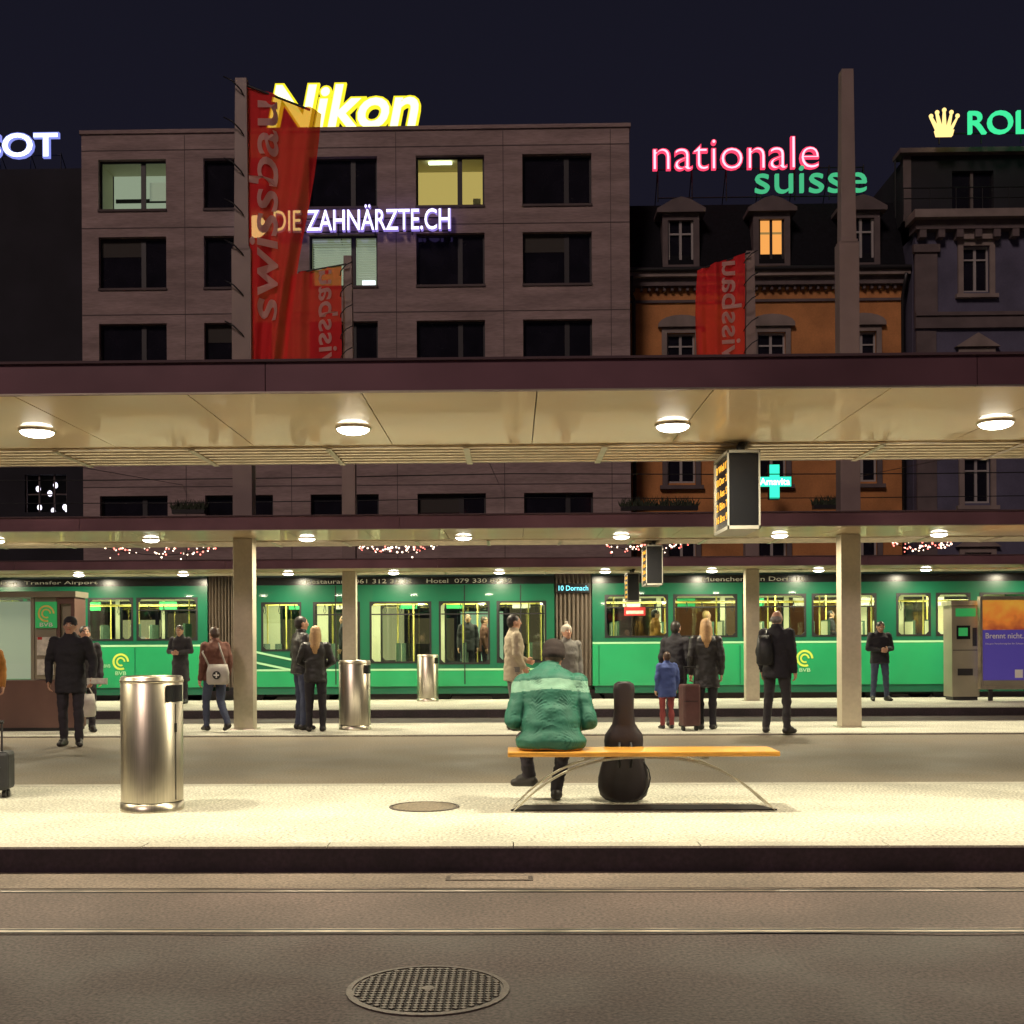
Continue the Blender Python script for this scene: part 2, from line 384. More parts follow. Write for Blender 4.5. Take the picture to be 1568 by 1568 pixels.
for i,(a,b) in enumerate(cols):
    for j,(c,d) in enumerate(rows):
        yy=YB+.22; f=.07
        Wn.box('winframe',a,b,yy,yy+.06,c,c+f);Wn.box('winframe',a,b,yy,yy+.06,d-f,d);Wn.box('winframe',a,a+f,yy,yy+.06,c+f,d-f);Wn.box('winframe',b-f,b,yy,yy+.06,c+f,d-f)
        xm=a+(b-a)*.64; Wn.box('winframe',xm-.09,xm+.09,yy-.01,yy+.06,c+f,d-f)
        k=lit.get((i,j))
        if k:
            Wn.box('glass',a+f,b-f,yy+.02,yy+.03,c+f,d-f)
            Wn.box(k,a-.2,b+.2,YB+2.3,YB+2.35,c-.3,d+.3); Wn.box('cream',a-.3,b+.3,YB+.4,YB+2.3,d+.3,d+.35); Wn.box('roomd',a-.3,b+.3,YB+.4,YB+2.3,c-.35,c-.3)
            Wn.box('cream',a-.3,a-.25,YB+.4,YB+2.3,c-.3,d+.3);Wn.box('cream',b+.25,b+.3,YB+.4,YB+2.3,c-.3,d+.3)
            if k=='roomw':
                Wn.box('tlight',a+.4,a+1.3,YB+1.2,YB+1.4,d+.22,d+.25); Wn.box('machine',a+.2,a+.9,YB+1.8,YB+2.2,c-.3,c+.35); Wn.box('paper',b-.5,b-.2,YB+2.2,YB+2.28,c+.5,c+1.1); Wn.box('roomw2',a-.2,b+.2,YB+2.26,YB+2.29,c-.3,c+.5)
            if (i,j)==(0,0):
                for q in range(4): Wn.box('blind',a+.3+q*.33,a+.55+q*.33,YB+1.6,YB+1.65,c-.1,c+.25+.2*(q%2))
                Wn.box('neon_w',a+.62,a+.8,YB+1.0,YB+1.1,c+.1,c+.4); Wn.box('blind',xm+.15,b-.1,YB+.5,YB+.52,c+.5,c+1.2)
                Wn.box('roomd',a-.1,b+.1,YB+2.2,YB+2.25,c+1.1,c+1.25)
            if (i,j)==(2,1):
                z=c+.35
                while z<d-.1: Wn.box('blind',a+.1,xm-.12,YB+.34,YB+.37,z,z+.05); Wn.box('blind',xm+.12,b-.1,YB+.34,YB+.37,z,z+.06); z+=.09
                Wn.box('neon_w',b-.65,b-.15,YB+.5,YB+.6,c+.1,c+.35)
        else:
            Wn.box('winglass',a+f,b-f,yy+.02,yy+.04,c+f,d-f)
            if (i*3+j*5)%4==1: Wn.box('roomd',a+f,xm-.09,yy+.005,yy+.018,d-.7,d-f)
S=o['shopfront']; x=-15.4; q=0
while x<3.6:
    S.box(['shop','shop3','shop2','shop3','shop3'][q%5],x+.1,x+1.75,YB+1.0,YB+1.05,.5,2.3+.25*(q%3)); S.box('winframe',x+1.8,x+1.92,YB+.1,YB+.25,.3,3.4); S.box('roomd',x+.3,x+.9,YB+.6,YB+.7,.3,1.3+.4*random.random()); x+=1.9;q+=1
S.box('roomd',-15.5,4,YB+1.1,YB+1.2,.3,3.4)
S.box('concdk',-16,4.3,YB-1.2,YB-.01,3.6,3.8)
o.done()

# ------------------------------------------------------------------ old houses
def old_window(G,x,z,w,h,y,ped=None,lit=None,stone='stone',fr_='whitefr'):
    G.box(stone,x-w/2-.2,x-w/2-.003,y-.1,y+.05,z-.1,z+h+.2);G.box(stone,x+w/2+.003,x+w/2+.2,y-.1,y+.05,z-.1,z+h+.2)
    G.box(stone,x-w/2,x+w/2,y-.1,y+.05,z+h+.003,z+h+.2);G.box(stone,x-w/2-.3,x+w/2+.3,y-.2,y+.05,z-.25,z-.103)
    G.box(lit or 'winglass',x-w/2,x+w/2,y+.16,y+.18,z,z+h)
    for a,b in((x-w/2,x-w/2+.07),(x+w/2-.07,x+w/2),(x-.05,x+.05)): G.box(fr_,a,b,y+.1,y+.15,z,z+h)
    for a,b in((z,z+.08),(z+h-.08,z+h),(z+h*.7,z+h*.7+.06)): G.box(fr_,x-w/2+.072,x-.052,y+.1,y+.148,a,b);G.box(fr_,x+.052,x+w/2-.072,y+.1,y+.148,a,b)
    if ped=='tri': G.prism(stone,[(x-w/2-.35,z+h+.22),(x+w/2+.35,z+h+.22),(x,z+h+.75)],y-.22,y+.04)
    if ped=='arc':
        pts=[(x-w/2-.35,z+h+.22),(x+w/2+.35,z+h+.22)]+[(x+(w/2+.35)*math.cos(a),z+h+.3+.38*math.sin(a)) for a in [R(10+i*20) for i in range(9)]]
        G.prism(stone,pts,y-.22,y+.04)
    if ped=='flat': G.box(stone,x-w/2-.32,x+w/2+.32,y-.24,y+.04,z+h+.25,z+h+.42)
YO=45
o=Obj('orange_townhouse'); W=o['walls']; wx=[6.7,10.25,13.8]
zr=[(11.75,1.75),(7.6,1.4) ,(4.6,1.6)]
ops=[(x-.55,x+.55,z,z+h) for x in wx for z,h in zr]
wall(W,'orange',4.75,15.4,0,15.3,YO,YO+.3,ops); W.box('orange',4.8,15.35,YO+.5,YO+11,0,15.2)
G=o['windows']
for x in wx:
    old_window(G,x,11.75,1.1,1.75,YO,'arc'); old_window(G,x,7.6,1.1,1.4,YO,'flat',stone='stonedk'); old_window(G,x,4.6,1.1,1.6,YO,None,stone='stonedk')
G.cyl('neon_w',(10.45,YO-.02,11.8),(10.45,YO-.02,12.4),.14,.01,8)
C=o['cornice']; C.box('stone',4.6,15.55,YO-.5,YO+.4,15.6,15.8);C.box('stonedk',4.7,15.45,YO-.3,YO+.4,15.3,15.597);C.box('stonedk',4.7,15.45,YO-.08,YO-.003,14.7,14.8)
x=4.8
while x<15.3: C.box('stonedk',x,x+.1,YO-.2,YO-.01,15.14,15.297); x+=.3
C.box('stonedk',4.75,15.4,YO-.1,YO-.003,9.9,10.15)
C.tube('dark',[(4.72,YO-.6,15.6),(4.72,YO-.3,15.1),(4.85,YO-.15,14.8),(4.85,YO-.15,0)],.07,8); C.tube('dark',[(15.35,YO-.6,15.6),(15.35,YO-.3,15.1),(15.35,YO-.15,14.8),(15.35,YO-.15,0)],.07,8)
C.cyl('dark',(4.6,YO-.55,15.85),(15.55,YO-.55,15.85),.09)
Rf=o['mansard_roof']; Rf.prismx('slate',[(YO-.3,15.81),(YO+.9,18.9),(YO+4,19.3),(YO+10,19.3),(YO+10,15.81)],4.7,15.45)
for i,x in enumerate(wx[:2]+[13.75]):
    z=16.15; y=YO-.2; D=o['dormers']
    D.box('stonedk',x-.72,x-.5,y,y+1.5,z-.2,z+2.0);D.box('stonedk',x+.5,x+.72,y,y+1.5,z-.2,z+2.0);D.box('stonedk',x-.498,x+.498,y,y+1.5,z+1.75,z+2.0);D.box('stonedk',x-.498,x+.498,y,y+1.5,z-.2,z)
    D.box('dormlit' if i==1 else 'winglass',x-.5,x+.5,y+.2,y+.22,z,z+1.75)
    for a,b in((x-.5,x-.42),(x+.42,x+.5),(x-.05,x+.05)): D.box('whitefr' if i!=1 else 'winframe',a,b,y+.12,y+.18,z,z+1.75)
    D.box('whitefr' if i!=1 else 'roomw2',x-.418,x-.052,y+.12,y+.17,z+1.2,z+1.27); D.box('whitefr' if i!=1 else 'roomw2',x+.052,x+.418,y+.12,y+.17,z+1.2,z+1.27)
    D.prism('stonedk',[(x-.95,z+2.003),(x+.95,z+2.003),(x+.95,z+2.15),(x+.35,z+2.5),(x,z+2.6),(x-.35,z+2.5),(x-.95,z+2.15)],y-.2,y+1.5)
o.done()
YU=44
o=Obj('blue_townhouse'); W=o['walls']; wx=[17.85,21.3,24.7]
zr=[(14.7,1.75),(10.6,1.75),(6.6,1.75),(3,1.7)]
wall(W,'blue',15.55,27,0,17.0,YU,YU+.3,[(x-.5,x+.5,z,z+h) for x in wx for z,h in zr]); W.box('blue',15.6,26.9,YU+.5,YU+11,0,17)
G=o['windows']
for x in wx:
    for z,h in zr: old_window(G,x,z,1.0,h,YU,'arc' if z>14 else 'tri')
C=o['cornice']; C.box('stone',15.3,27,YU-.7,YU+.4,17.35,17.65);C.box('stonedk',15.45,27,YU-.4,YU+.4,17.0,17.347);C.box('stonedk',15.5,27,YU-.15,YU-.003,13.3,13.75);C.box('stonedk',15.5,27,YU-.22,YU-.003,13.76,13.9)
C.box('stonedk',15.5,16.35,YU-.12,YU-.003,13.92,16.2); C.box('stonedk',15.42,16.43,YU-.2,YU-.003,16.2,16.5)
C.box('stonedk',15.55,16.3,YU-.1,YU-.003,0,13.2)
for i in range(16): C.box('stonedk',15.6+i*.7,15.85+i*.7,YU-.38,YU-.01,16.7,16.997)
A=o['attic_storey']
wall(A,'night',15.3,27,17.66,20.2,YU+.6,YU+.9,[(17.2,18.8,18.0,19.6),(20.6,22.2,18.0,19.6)]); A.box('night',15.35,27,YU+1,YU+9,17.66,20.1)
for x in(17.2,20.6):
    A.box('winglass',x,x+1.6,YU+.8,YU+.82,18,19.6); A.box('stonedk',x+.75,x+.85,YU+.7,YU+.78,18,19.6)
A.box('stonedk',15.1,27,YU+.3,YU+1.2,20.22,20.4); A.box('stonedk',15.3,15.6,YU+.55,YU+.59,17.66,20.2); A.cyl('wire',(14.9,YU+.3,17.7),(14.9,YU+.3,19.9),.03,n=6)
A.cyl('wire',(15.0,YU-.3,18.6),(27,YU-.3,18.6),.025,n=6); A.cyl('wire',(15.0,YU-.3,18.2),(27,YU-.3,18.2),.02,n=6)
for i in range(12): A.cyl('wire',(15.0+i,YU-.3,17.6),(15.0+i,YU-.3,18.6),.02,n=6)
o.done()
YL=48
o=Obj('dark_office_building'); W=o['walls']; wall(W,'night',-40,-16.5,0,21.6,YL,YL+.3,[(-20.7,-18.9,7.0,8.6)]); W.box('night',-40,-16.6,YL+3,YL+10,0,21.5)
W.box('roomd',-21.1,-18.5,YL+2.6,YL+2.7,6.6,8.9)
for a in(-20.7,-20.15,-19.5,-18.95): W.box('stonedk',a,a+.06,YL+.1,YL+.15,7.0,8.6)
W.box('stonedk',-20.7,-18.9,YL+.16,YL+.2,7.75,7.8)
for x,z in((-20.4,7.3),(-19.8,7.15),(-19.95,7.9),(-19.3,7.3),(-20.45,8.1),(-19.2,7.2),(-19.7,8.25)): W.ell('neon_w',(x,YL+.8,z),(.1,.1,.13),n=10,k=6)
o.done()

# ------------------------------------------------------------------ roof signs
def sign(name,items,posts=None):
    o=Obj(name)
    for it in items:
        body,m,x0,x1,z0,z1,y,off,sh=it[:9]; dp=it[9] if len(it)>9 else .15
        o['letters' if dp>.1 else 'letter_faces'].text(m,body,(x0,y,z0),(x1-x0,0,0),(0,0,z1-z0),dp,off,sh)
    if posts:
        x0,x1,zb,zt,y=posts
        n=max(2,int((x1-x0)/1.2))
        for i in range(n+1):
            x=x0+(x1-x0)*i/n; o['frame'].cyl('wire',(x,y,zb),(x,y,zt),.025,n=6); o['frame'].cyl('wire',(x,y,zt),(x,y+1.1,zb),.02,n=6)
        for z in(zb+.15,zt-.1): o['frame'].cyl('wire',(x0,y,z),(x1,y,z),.025,n=6)
    o.done()
# each sign: coloured letter body widened to imitate a glow rim, brighter front face slightly smaller (depth pushes the face to the front)
sign('camera_brand_roof_sign',[('Nikon','neon_y',-9.28,-3.37,20.82,22.68,43.3,.055,.2),('Nikon','neon_yc',-9.2,-3.45,20.9,22.6,43.135,.02,.2,.02)],(-8.9,-3.6,20.7,22.0,43.55))
sign('dentist_facade_sign',[('DIE ZAHNÄRZTE.CH','neon_v',-8.9,-2.22,16.82,17.83,42.75,.02,0),('DIE ZAHNÄRZTE.CH','neon_w',-8.88,-2.25,16.85,17.8,42.59,.0,0,.01)],(-9.3,-2.3,16.75,17.5,42.9))
o=Obj('dentist_logo_sign'); o['a'].cyl('neon_w',(-9.6,42.7,17.1),(-9.6,42.85,17.1),.4,n=32); o.done()
sign('insurance_roof_sign',[('nationale','neon_r',5.75,12.4,20.3,21.6,46,.004,0),('nationale','neon_rc',5.78,12.37,20.33,21.57,45.84,-.022,0,.01),('suisse','neon_g',9.85,14.3,19.35,20.42,46,-.006,0)],(6,14.3,19.2,20.6,46.3))
sign('watch_roof_sign',[('TISSOT','neon_b',-24.6,-19.1,22.0,23.1,48,.04,0),('TISSOT','neon_w2',-24.55,-19.15,22.05,23.05,47.84,.015,0,.01)],(-24.4,-19.2,21.5,22.4,48.3))
o=Obj('crown_roof_sign')
cx,cz=16.55,20.55
o['crown'].prism('neon_gold',[(cx-.3,cz),(cx+.3,cz),(cx+.36,cz+.22),(cx-.36,cz+.22)],43.6,43.75)
for i,a in enumerate((-.5,-.27,0,.27,.5)):
    h=(.72,.86,.95,.86,.72)[i]; x=cx+a
    o['crown'].prism('neon_gold',[(cx+a*.5-.07,cz+.25),(cx+a*.5+.07,cz+.25),(x+.03,cz+h),(x-.03,cz+h)],43.6,43.74); o['crown'].ell('neon_gold',(x,43.65,cz+h+.04),(.085,.06,.085),n=12,k=8)
o['letters'].text('neon_g2','ROLEX',(17.4,43.6,20.55),(3.9,0,0),(0,0,.86),.15,.002)
for x in(16.4,18,19.5,21): o['frame'].cyl('wire',(x,43.8,20.3),(x,43.8,21.3),.03,n=6)
o['frame'].cyl('wire',(16.3,43.8,20.7),(21.4,43.8,20.7),.03,n=6)
o.done()
o=Obj('pharmacy_cross_sign'); G=o['cross']; cx,cz=9.9,7.35
G.box('dark',cx-.2,cx+.2,43.05,43.3,cz-.66,cz+.66); G.box('dark',cx-.64,cx+.64,43.06,43.29,cz-.2,cz+.2)
G.box('cross_g',cx-.18,cx+.18,43.0,43.045,cz-.64,cz+.64); G.box('cross_g',cx-.62,cx-.183,43.0,43.045,cz-.18,cz+.18); G.box('cross_g',cx+.183,cx+.62,43.0,43.045,cz-.18,cz+.18)
G.text('neon_w2','Amavita',(cx-.56,42.98,cz-.13),(1.12,0,0),(0,0,.26),.02,.01); o['bracket'].cyl('dark',(cx,43.2,cz+.5),(cx,45,cz+.5),.04); o.done()

# ------------------------------------------------------------------ flags
def flag(xm,y0,side,ztop,zbot,wt,wb,drop,mirror,seed,L,tw,gap):
    o=Obj('banner_flag'); G=o['cloth']; nu,nv=44,54
    def pos(u,v):
        w=wt+(wb-wt)*v; ph=seed+v*2.2
        fold=.09*u*math.sin(u*11+ph)+.05*u*math.sin(u*25+ph*1.7)+.03*math.sin(v*7+seed)
        x=xm+side*(.12+w*(u+.02*math.sin(v*9+u*6)*u)); return V((x,y0+fold,ztop-drop*u*(1-.6*v)-(ztop-zbot)*v))
    vs=[pos(i/nu,j/nv) for j in range(nv+1) for i in range(nu+1)]
    G.add(vs,[(j*(nu+1)+i,j*(nu+1)+i+1,(j+1)*(nu+1)+i+1,(j+1)*(nu+1)+i) for j in range(nv) for i in range(nu)],'flag',True)
    H=ztop-zbot
    def warp(p):
        u=abs(p.x-xm)-.12; v=(ztop-p.z)/H; w=wt+(wb-wt)*max(0,min(1,v)); u=max(0,u/w)
        q=pos(u,max(0,min(1,v))); return V((p.x,q.y-.025,p.z-drop*u*.3))
    zb=ztop-gap-L; xa=xm+side*.2
    if not mirror: o['lettering'].text('flagtx','swissbau',(xa+(tw if side>0 else 0),y0,zb),(0,0,L),(-tw,0,0),.002,.012,0,warp)
    else: o['lettering'].text('flagtx','swissbau',(xa-(tw if side<0 else 0),y0,zb),(0,0,L),(tw,0,0),.002,.012,0,warp)
    n=8
    for k in range(n):
        z=ztop-.1-H*k/n
        o['cords'].tube('black',[(xm-side*.14,y0-.14,z+.12),(xm,y0-.17,z+.04),(xm+side*.12,y0-.12,z-.08),(xm+side*.15,y0,z-.14)],.012,6)
    o['cords'].cyl('dark',(xm,y0,ztop+.02),(xm+side*wt*.95,y0,ztop-drop*.95+.03),.018,n=6)
    o.done()
flag(-4.24,17.5,1,10.0,5.0,1.22,.5,.5,False,1.0,3.35,.46,.25)
flag(-3.66,25.4,-1,9.8,6.0,1.15,1.5,.2,True,2.5,2.7,.44,.1)
flag(5.33,25.4,-1,9.95,6.0,1.05,1.15,.35,True,4.2,2.7,.44,.15)

# ------------------------------------------------------------------ tram
YT=27.0; YE=29.3
o=Obj('tram')
def tsec(x0,x1,wins,zf,low,nm):
    Wd=o[nm+'_body']; ops=wins
    for y0,y1 in((YT,YT+.07),(YE-.07,YE)):
        zw=min(w[2] for w in wins)
        wall(Wd,'tramd',x0,x1,zw-.1,2.72,y0,y1,ops)
        Wd.box('tramg',x0,x1,y0,y1,.3,zw-.145)
        Wd.box('tramd',x0+.05,x1-.05,y0+.02,y1-.02,.12,.3)
    Wd.box('traml',x0,x1,YT-.006,YT+.06,zw-.145,zw-.1)
    Wd.box('ledblk',x0,x1,YT-.004,YT+.07,2.72,2.9); Wd.box('ledblk',x0,x1,YE-.07,YE,2.72,2.9)
    pr=[(YT,2.9),(YT+.04,3.02),(YT+.25,3.2),(YT+.6,3.28),(YE-.6,3.28),(YE-.25,3.2),(YE-.04,3.02),(YE,2.9)]
    Wd.prismx('tramroof',pr[::-1],x0,x1)
    for x in(x0,x1-.05): Wd.box('tramd',x+.002,x+.048,YT+.07,YE-.07,.3,2.9)
    F=o[nm+'_windows']
    for a,b,c,d in wins:
        for y in(YT-.008,YE-.03):
            f=.045
            F.box('black',a,b,y,y+.04,c,c+f);F.box('black',a,b,y,y+.04,d-f,d);F.box('black',a,a+f,y,y+.04,c+f,d-f);F.box('black',b-f,b,y,y+.04,c+f,d-f)
            for qx,sx in((a+f,1),(b-f,-1)):
                for qz,sz in((c+f,1),(d-f,-1)):
                    pts=[(qx,qz),(qx+sx*.07,qz),(qx,qz+sz*.07)]
                    if sx*sz<0: pts=pts[::-1]
                    F.prism('black',pts,y+.005,y+.035)
            F.box('glass',a+f,b-f,y+.015,y+.02,c+f,d-f)
        if b-a>1.1: F.box('black',a+.05,b-.05,YT-.006,YT+.02,d-.32,d-.29)
    I=o[nm+'_interior']
    I.box('tfloor',x0+.05,x1-.05,YT+.08,YE-.08,zf-.05,zf); I.box('cream',x0+.05,x1-.05,YT+.08,YE-.08,2.6,2.65)
    x=x0+.3
    while x<x1-1.0:
        I.box('tlight',x,x+.9,YT+.5,YT+.62,2.57,2.595); I.box('tlight',x,x+.9,YE-.62,YE-.5,2.57,2.595); x+=1.1
    wall(I,'cream',x0+.06,x1-.06,zf,2.6,YE-.085,YE-.072,ops)
    x=x0+.6
    while x<x1-.5:
        for yc in(YT+.45,YE-.45):
            I.box('seat',x,x+.42,yc-.3,yc+.3,zf+.38,zf+.45); I.obox('seat',V((x+.02,yc,zf+.7)),.06,.56,.56); I.box('cream',x-.02,x-.012,yc-.28,yc+.28,zf+.45,zf+.95); I.cyl('steel',(x+.2,yc,zf),(x+.2,yc,zf+.38),.04,n=8)
        I.cyl('poley',(x-.03,YT+.8,zf),(x-.03,YT+.8,2.6),.018,n=8)
        if random.random()<.6: I.cyl('poley',(x+.3,YE-.85,zf),(x+.3,YE-.85,2.6),.018,n=8)
        x+=1.25 if not low else 1.6
    for yc in(YT+.8,YE-.8): I.cyl('poley',(x0+.2,yc,2.3),(x1-.2,yc,2.3),.015,n=8)
    x=x0+.5
    while x<x1-.3: I.tube('black',[(x,YT+.8,2.3),(x-.03,YT+.8,2.12),(x,YT+.8,2.06),(x+.03,YT+.8,2.12),(x,YT+.8,2.3)],.008,5); x+=.37
    # hanging advert cards along the ceiling
    x=x0+.9
    while x<x1-.8:
        I.box(random.choice(['paper','tramg','paper','red','cyan' if False else 'bvb']),x,x+.45,YE-.5,YE-.495,2.2,2.42); x+=random.uniform(1.1,2.0)
tsec(-13.5,-7.27,[(-13.1,-11.7,1.42,2.45),(-11.6,-10.25,1.42,2.45),(-10.14,-9.05,1.42,2.45),(-8.97,-7.5,1.42,2.45)],.85,False,'front_section')
tsec(-6.57,1.0,[(-5.98,-5.02,1.15,2.32),(-4.74,-3.62,.9,2.32),(-3.39,-1.92,.85,2.32),(-1.74,-.53,.82,2.32),(-.37,.81,.85,2.32)],.35,True,'middle_section')
tsec(1.9,12.6,[(2.19,3.69,1.43,2.45),(3.81,5.32,1.43,2.45),(5.44,6.94,1.43,2.45),(7.07,8.59,1.43,2.45),(9.05,9.86,1.43,2.45),(9.98,10.79,1.43,2.45),(11,12.3,1.43,2.45)],.85,False,'rear_section')
B=o['bellows']
for a,b in((-7.265,-6.575),(1.005,1.895)):
    n=9
    for i in range(n):
        x=a+(b-a)*i/n; w=(b-a)/n
        B.prism('bellow',[(x,.3),(x+w,.3),(x+w,3.0),(x,3.0)],YT+.12,YE-.12)
        vs=[(x,YT+.12,.3),(x+w/2,YT+.0,.3),(x+w,YT+.12,.3),(x,YT+.12,3.0),(x+w/2,YT+.0,3.0),(x+w,YT+.12,3.0)]
        B.add(vs,[(0,1,4,3),(1,2,5,4)],'bellow')
D=o['details']
D.text('adtext','Restaurant  061 312 32 32     Hotel  079 330 89 52',(-4.9,YT-.008,2.755),(4.9,0,0),(0,0,.1),.004)
D.text('adtext','Reisen  Transfer Airport',(-12.5,YT-.008,2.755),(2.6,0,0),(0,0,.1),.004); D.text('adtext','Muenchenstein Dorf  10',(4.5,YT-.008,2.755),(2.4,0,0),(0,0,.1),.004)
D.box('ledblk',1.05,1.85,YT-.06,YT-.01,2.5,2.72); D.text('cyan','10 Dornach',(1.1,YT-.07,2.55),(.7,0,0),(0,0,.12),.004,.01)
ry=mat('roundel_yellow',(.6,.75,.1),.5)
for x in(-9.35,6.9):
    for r0,r1 in((.2,.15),(.11,.07)):
        n=28; vs=[(x+r*math.cos(i*2*math.pi/n),YT-.008,.92+r*math.sin(i*2*math.pi/n)) for r in(r0,r1) for i in range(n)]
        D.add(vs,[(i,(i+1)%n,(i+1)%n+n,i+n) for i in range(n-5)],ry)
    D.text('traml','BVB',(x-.13,YT-.008,.6),(.26,0,0),(0,0,.09),.003,.01)
D.text('traml','FAHRENBVB',(-10.1,YT-.008,.78),(.5,0,0),(0,0,.08),.003)
D.add([(-6.3,YT-.012,.95),(-6.3,YT-.012,.9),(-5.0,YT-.012,.62),(-5.0,YT-.012,.67),(-6.3,YT-.012,1.2),(-6.3,YT-.012,1.15),(-5.0,YT-.012,.87),(-5.0,YT-.012,.92)],[(0,1,2,3),(4,5,6,7)],'traml')
for x in(-1.13,.2,-4.2): D.box('black',x-.012,x+.012,YT-.012,YT-.002,.35,2.7)
for x in(2.05,5.38,8.8,10.9,-9.01,-7.4,-6.4,-3.5,-1.83): D.box('tramd',x-.008,x+.008,YT-.008,YT-.002,.32,1.25 if x>1 or x<-7 else .68)
for x in(-11.5,-9,-5.5,-1,3.3,9.5):
    for dx in(-.8,.8):
        D.cyl('dark',(x+dx,YT+.2,.16),(x+dx,YT+.32,.16),.33,n=24); D.cyl('dark',(x+dx,YE-.32,.16),(x+dx,YE-.2,.16),.33,n=24)
    D.box('dark',x-1.1,x+1.1,YT+.35,YE-.35,.05,.28)
D.box('red',2.65,3.15,YT-.03,YT-.01,1.95,2.15); D.box('paper',2.7,3.1,YT-.035,YT-.031,1.99,2.07)
tr=o.done()
for x in(-11.2,-8.8,-5.2,-2.8,-.5,3.2,5.8,8.4,11):
    l=bpy.data.lights.new('tram_interior_light','AREA'); l.shape='RECTANGLE'; l.size=1.8; l.size_y=.5; l.energy=78; l.color=(1,.96,.66)
    ob=bpy.data.objects.new('tram_interior_light',l); ob.location=(x,28.15,2.55); scene.collection.objects.link(ob); ob.parent=tr

# ------------------------------------------------------------------ fairy lights and hedge
o=Obj('fairy_light_garland')
for a,b in((-12.6,-9.1),(-4.8,-2.3),(2.9,5.5),(11.6,13.4)):
    o['a'].tube('wire',[(a+(b-a)*i/12,35,4.35-.25*math.sin(math.pi*i/12)) for i in range(13)],.012,5)
    for i in range(70):
        t=random.random(); x=a+(b-a)*t; q=random.uniform(.016,.032); o['a'].ell('fairy' if random.random()<.6 else 'fairyr',(x,35+random.uniform(-.1,.1),4.35-.12*math.sin(math.pi*t)+random.gauss(0,.1)),(q,q,q),n=6,k=4)
o.done()
o=Obj('balcony_plants')
for a,b in((-12.5,-11.3),(4.0,6.8),(11,12.5)):
    o['boxes'].box('dark',a,b,41.6,41.9,6.15,6.3)
    for i in range(260):
        c=V((random.uniform(a,b),41.75+random.uniform(-.15,.15),6.3)); t=c+V((random.uniform(-.2,.2),random.uniform(-.1,.1),random.uniform(.1,.42))); s_=V((.03,0,0)); o['leaves'].add([c-s_,c+s_,t],[(0,1,2)],'leaf')
o.done()

# ------------------------------------------------------------------ bins
def bin_(x,y,r=.24,h=1.06,slot=0):
    o=Obj('litter_bin'); G=o['shell']
    G.lathe('steel',(x,y,0),[(r,.075),(r,h-.012),(r-.012,h),(r-.03,h),(r-.03,h-.06),(.05,h-.07)],56)
    G.lathe('black',(x,y,0),[(r-.035,h-.061),(.001,h-.061)],40)
    G.lathe('steel',(x,y,0),[(r+.004,h-.05),(r+.006,h-.048),(r+.006,h-.03),(r+.004,h-.028)],56)
    B=o['base']; B.lathe('steel',(x,y,0),[(r+.005,.001),(r+.005,.065),(r-.02,.07)],56); B.lathe('black',(x,y,0),[(r-.02,.065),(r-.02,.08)],40)
    H=o['ashtray']
    def patch(a0,a1,z0,z1,rr):
        n=8; vs=[]
        for i in range(n+1):
            a=R(a0+(a1-a0)*i/n); vs+=[(x+rr*math.cos(a),y+rr*math.sin(a),z0),(x+rr*math.cos(a),y+rr*math.sin(a),z1)]
        H.add(vs,[(2*i,2*i+2,2*i+3,2*i+1) for i in range(n)],'ledblk',True)
    patch(slot-22,slot+22,h-.2,h-.07,r+.008); patch(slot-3,slot+3,h-.44,h-.37,r+.004); patch(slot-1,slot+1,.09,h-.22,r+.002)
    o.done()
bin_(-2.87,9.0,slot=-25); bin_(-2.42,17.4,slot=-25); bin_(-1.94,26.0,slot=-25)

# ------------------------------------------------------------------ bench
o=Obj('park_bench'); G=o['seat']
for i in range(4): G.box('wood',-.04,2.04,8.72+i*.112,8.72+i*.112+.106,.43,.468)
L=o['frame']
def arch(y):
    pts=[]
    for i in range(33):
        t=i/32; x=0.0+2.02*t; z=.42*(1-abs(2*t-1)**2.6)+.005; pts.append((x,z))
    vs=[];fs=[]
    for x,z in pts: vs+=[(x,y,z),(x,y+.05,z),(x,y+.05,z-.016 if z>.02 else z-.0),(x,y,z-.016 if z>.02 else z)]
    for k in range(32):
        for q in range(4): fs.append((k*4+q,(k+1)*4+q,(k+1)*4+(q+1)%4,k*4+(q+1)%4))
    L.add(vs,fs,'steel',False)
arch(8.78);arch(9.08)
for x in(.55,1.45): L.box('steel',x,x+.05,8.75,9.14,.41,.428)
P=o['dark_slab']; P.add([(-.02,8.84,.012),(2.04,8.84,.012),(1.93,9.1,.012),(.09,9.1,.012),(-.02,8.84,.001),(2.04,8.84,.001),(1.93,9.1,.001),(.09,9.1,.001)],[(0,1,2,3),(0,4,5,1),(1,5,6,2),(2,6,7,3),(3,7,4,0)],'irondk')  # thin near-black trapezoid lying flat on the ground under the seat
o.bev['seat']=.006
o.done()

# ------------------------------------------------------------------ guitar case
M['casecloth']=mat('guitar_case_cloth',(.016,.01,.014),.55,bump=.3,bs=9,bdist=.02)
o=Obj('guitar_case'); G=o['case']
prof=[(0,.1),(.015,.15),(.05,.19),(.12,.21),(.2,.208),(.28,.19),(.36,.165),(.43,.155),(.5,.16),(.55,.155),(.6,.12),(.64,.095),(.75,.08),(.85,.082),(.92,.088),(.965,.08),(.985,.05)]
lean=.1
secs=[(.905,9.36-lean*z,z+.003,w,.065+.02*(z<.6),0) for z,w in prof]
G.loft('casecloth',secs,28)
G.tube('dark',[(.905+(.212*math.cos(a)),9.3-.1*.15,.2+.2*math.sin(a)) for a in [R(-80+i*20) for i in range(9)]],.006,6)
G.tube('black',[(.86,9.2,.5),(.85,9.16,.4),(.86,9.19,.3)],.012,6); G.tube('black',[(.95,9.2,.5),(.96,9.16,.4),(.95,9.19,.3)],.012,6)
o.done()

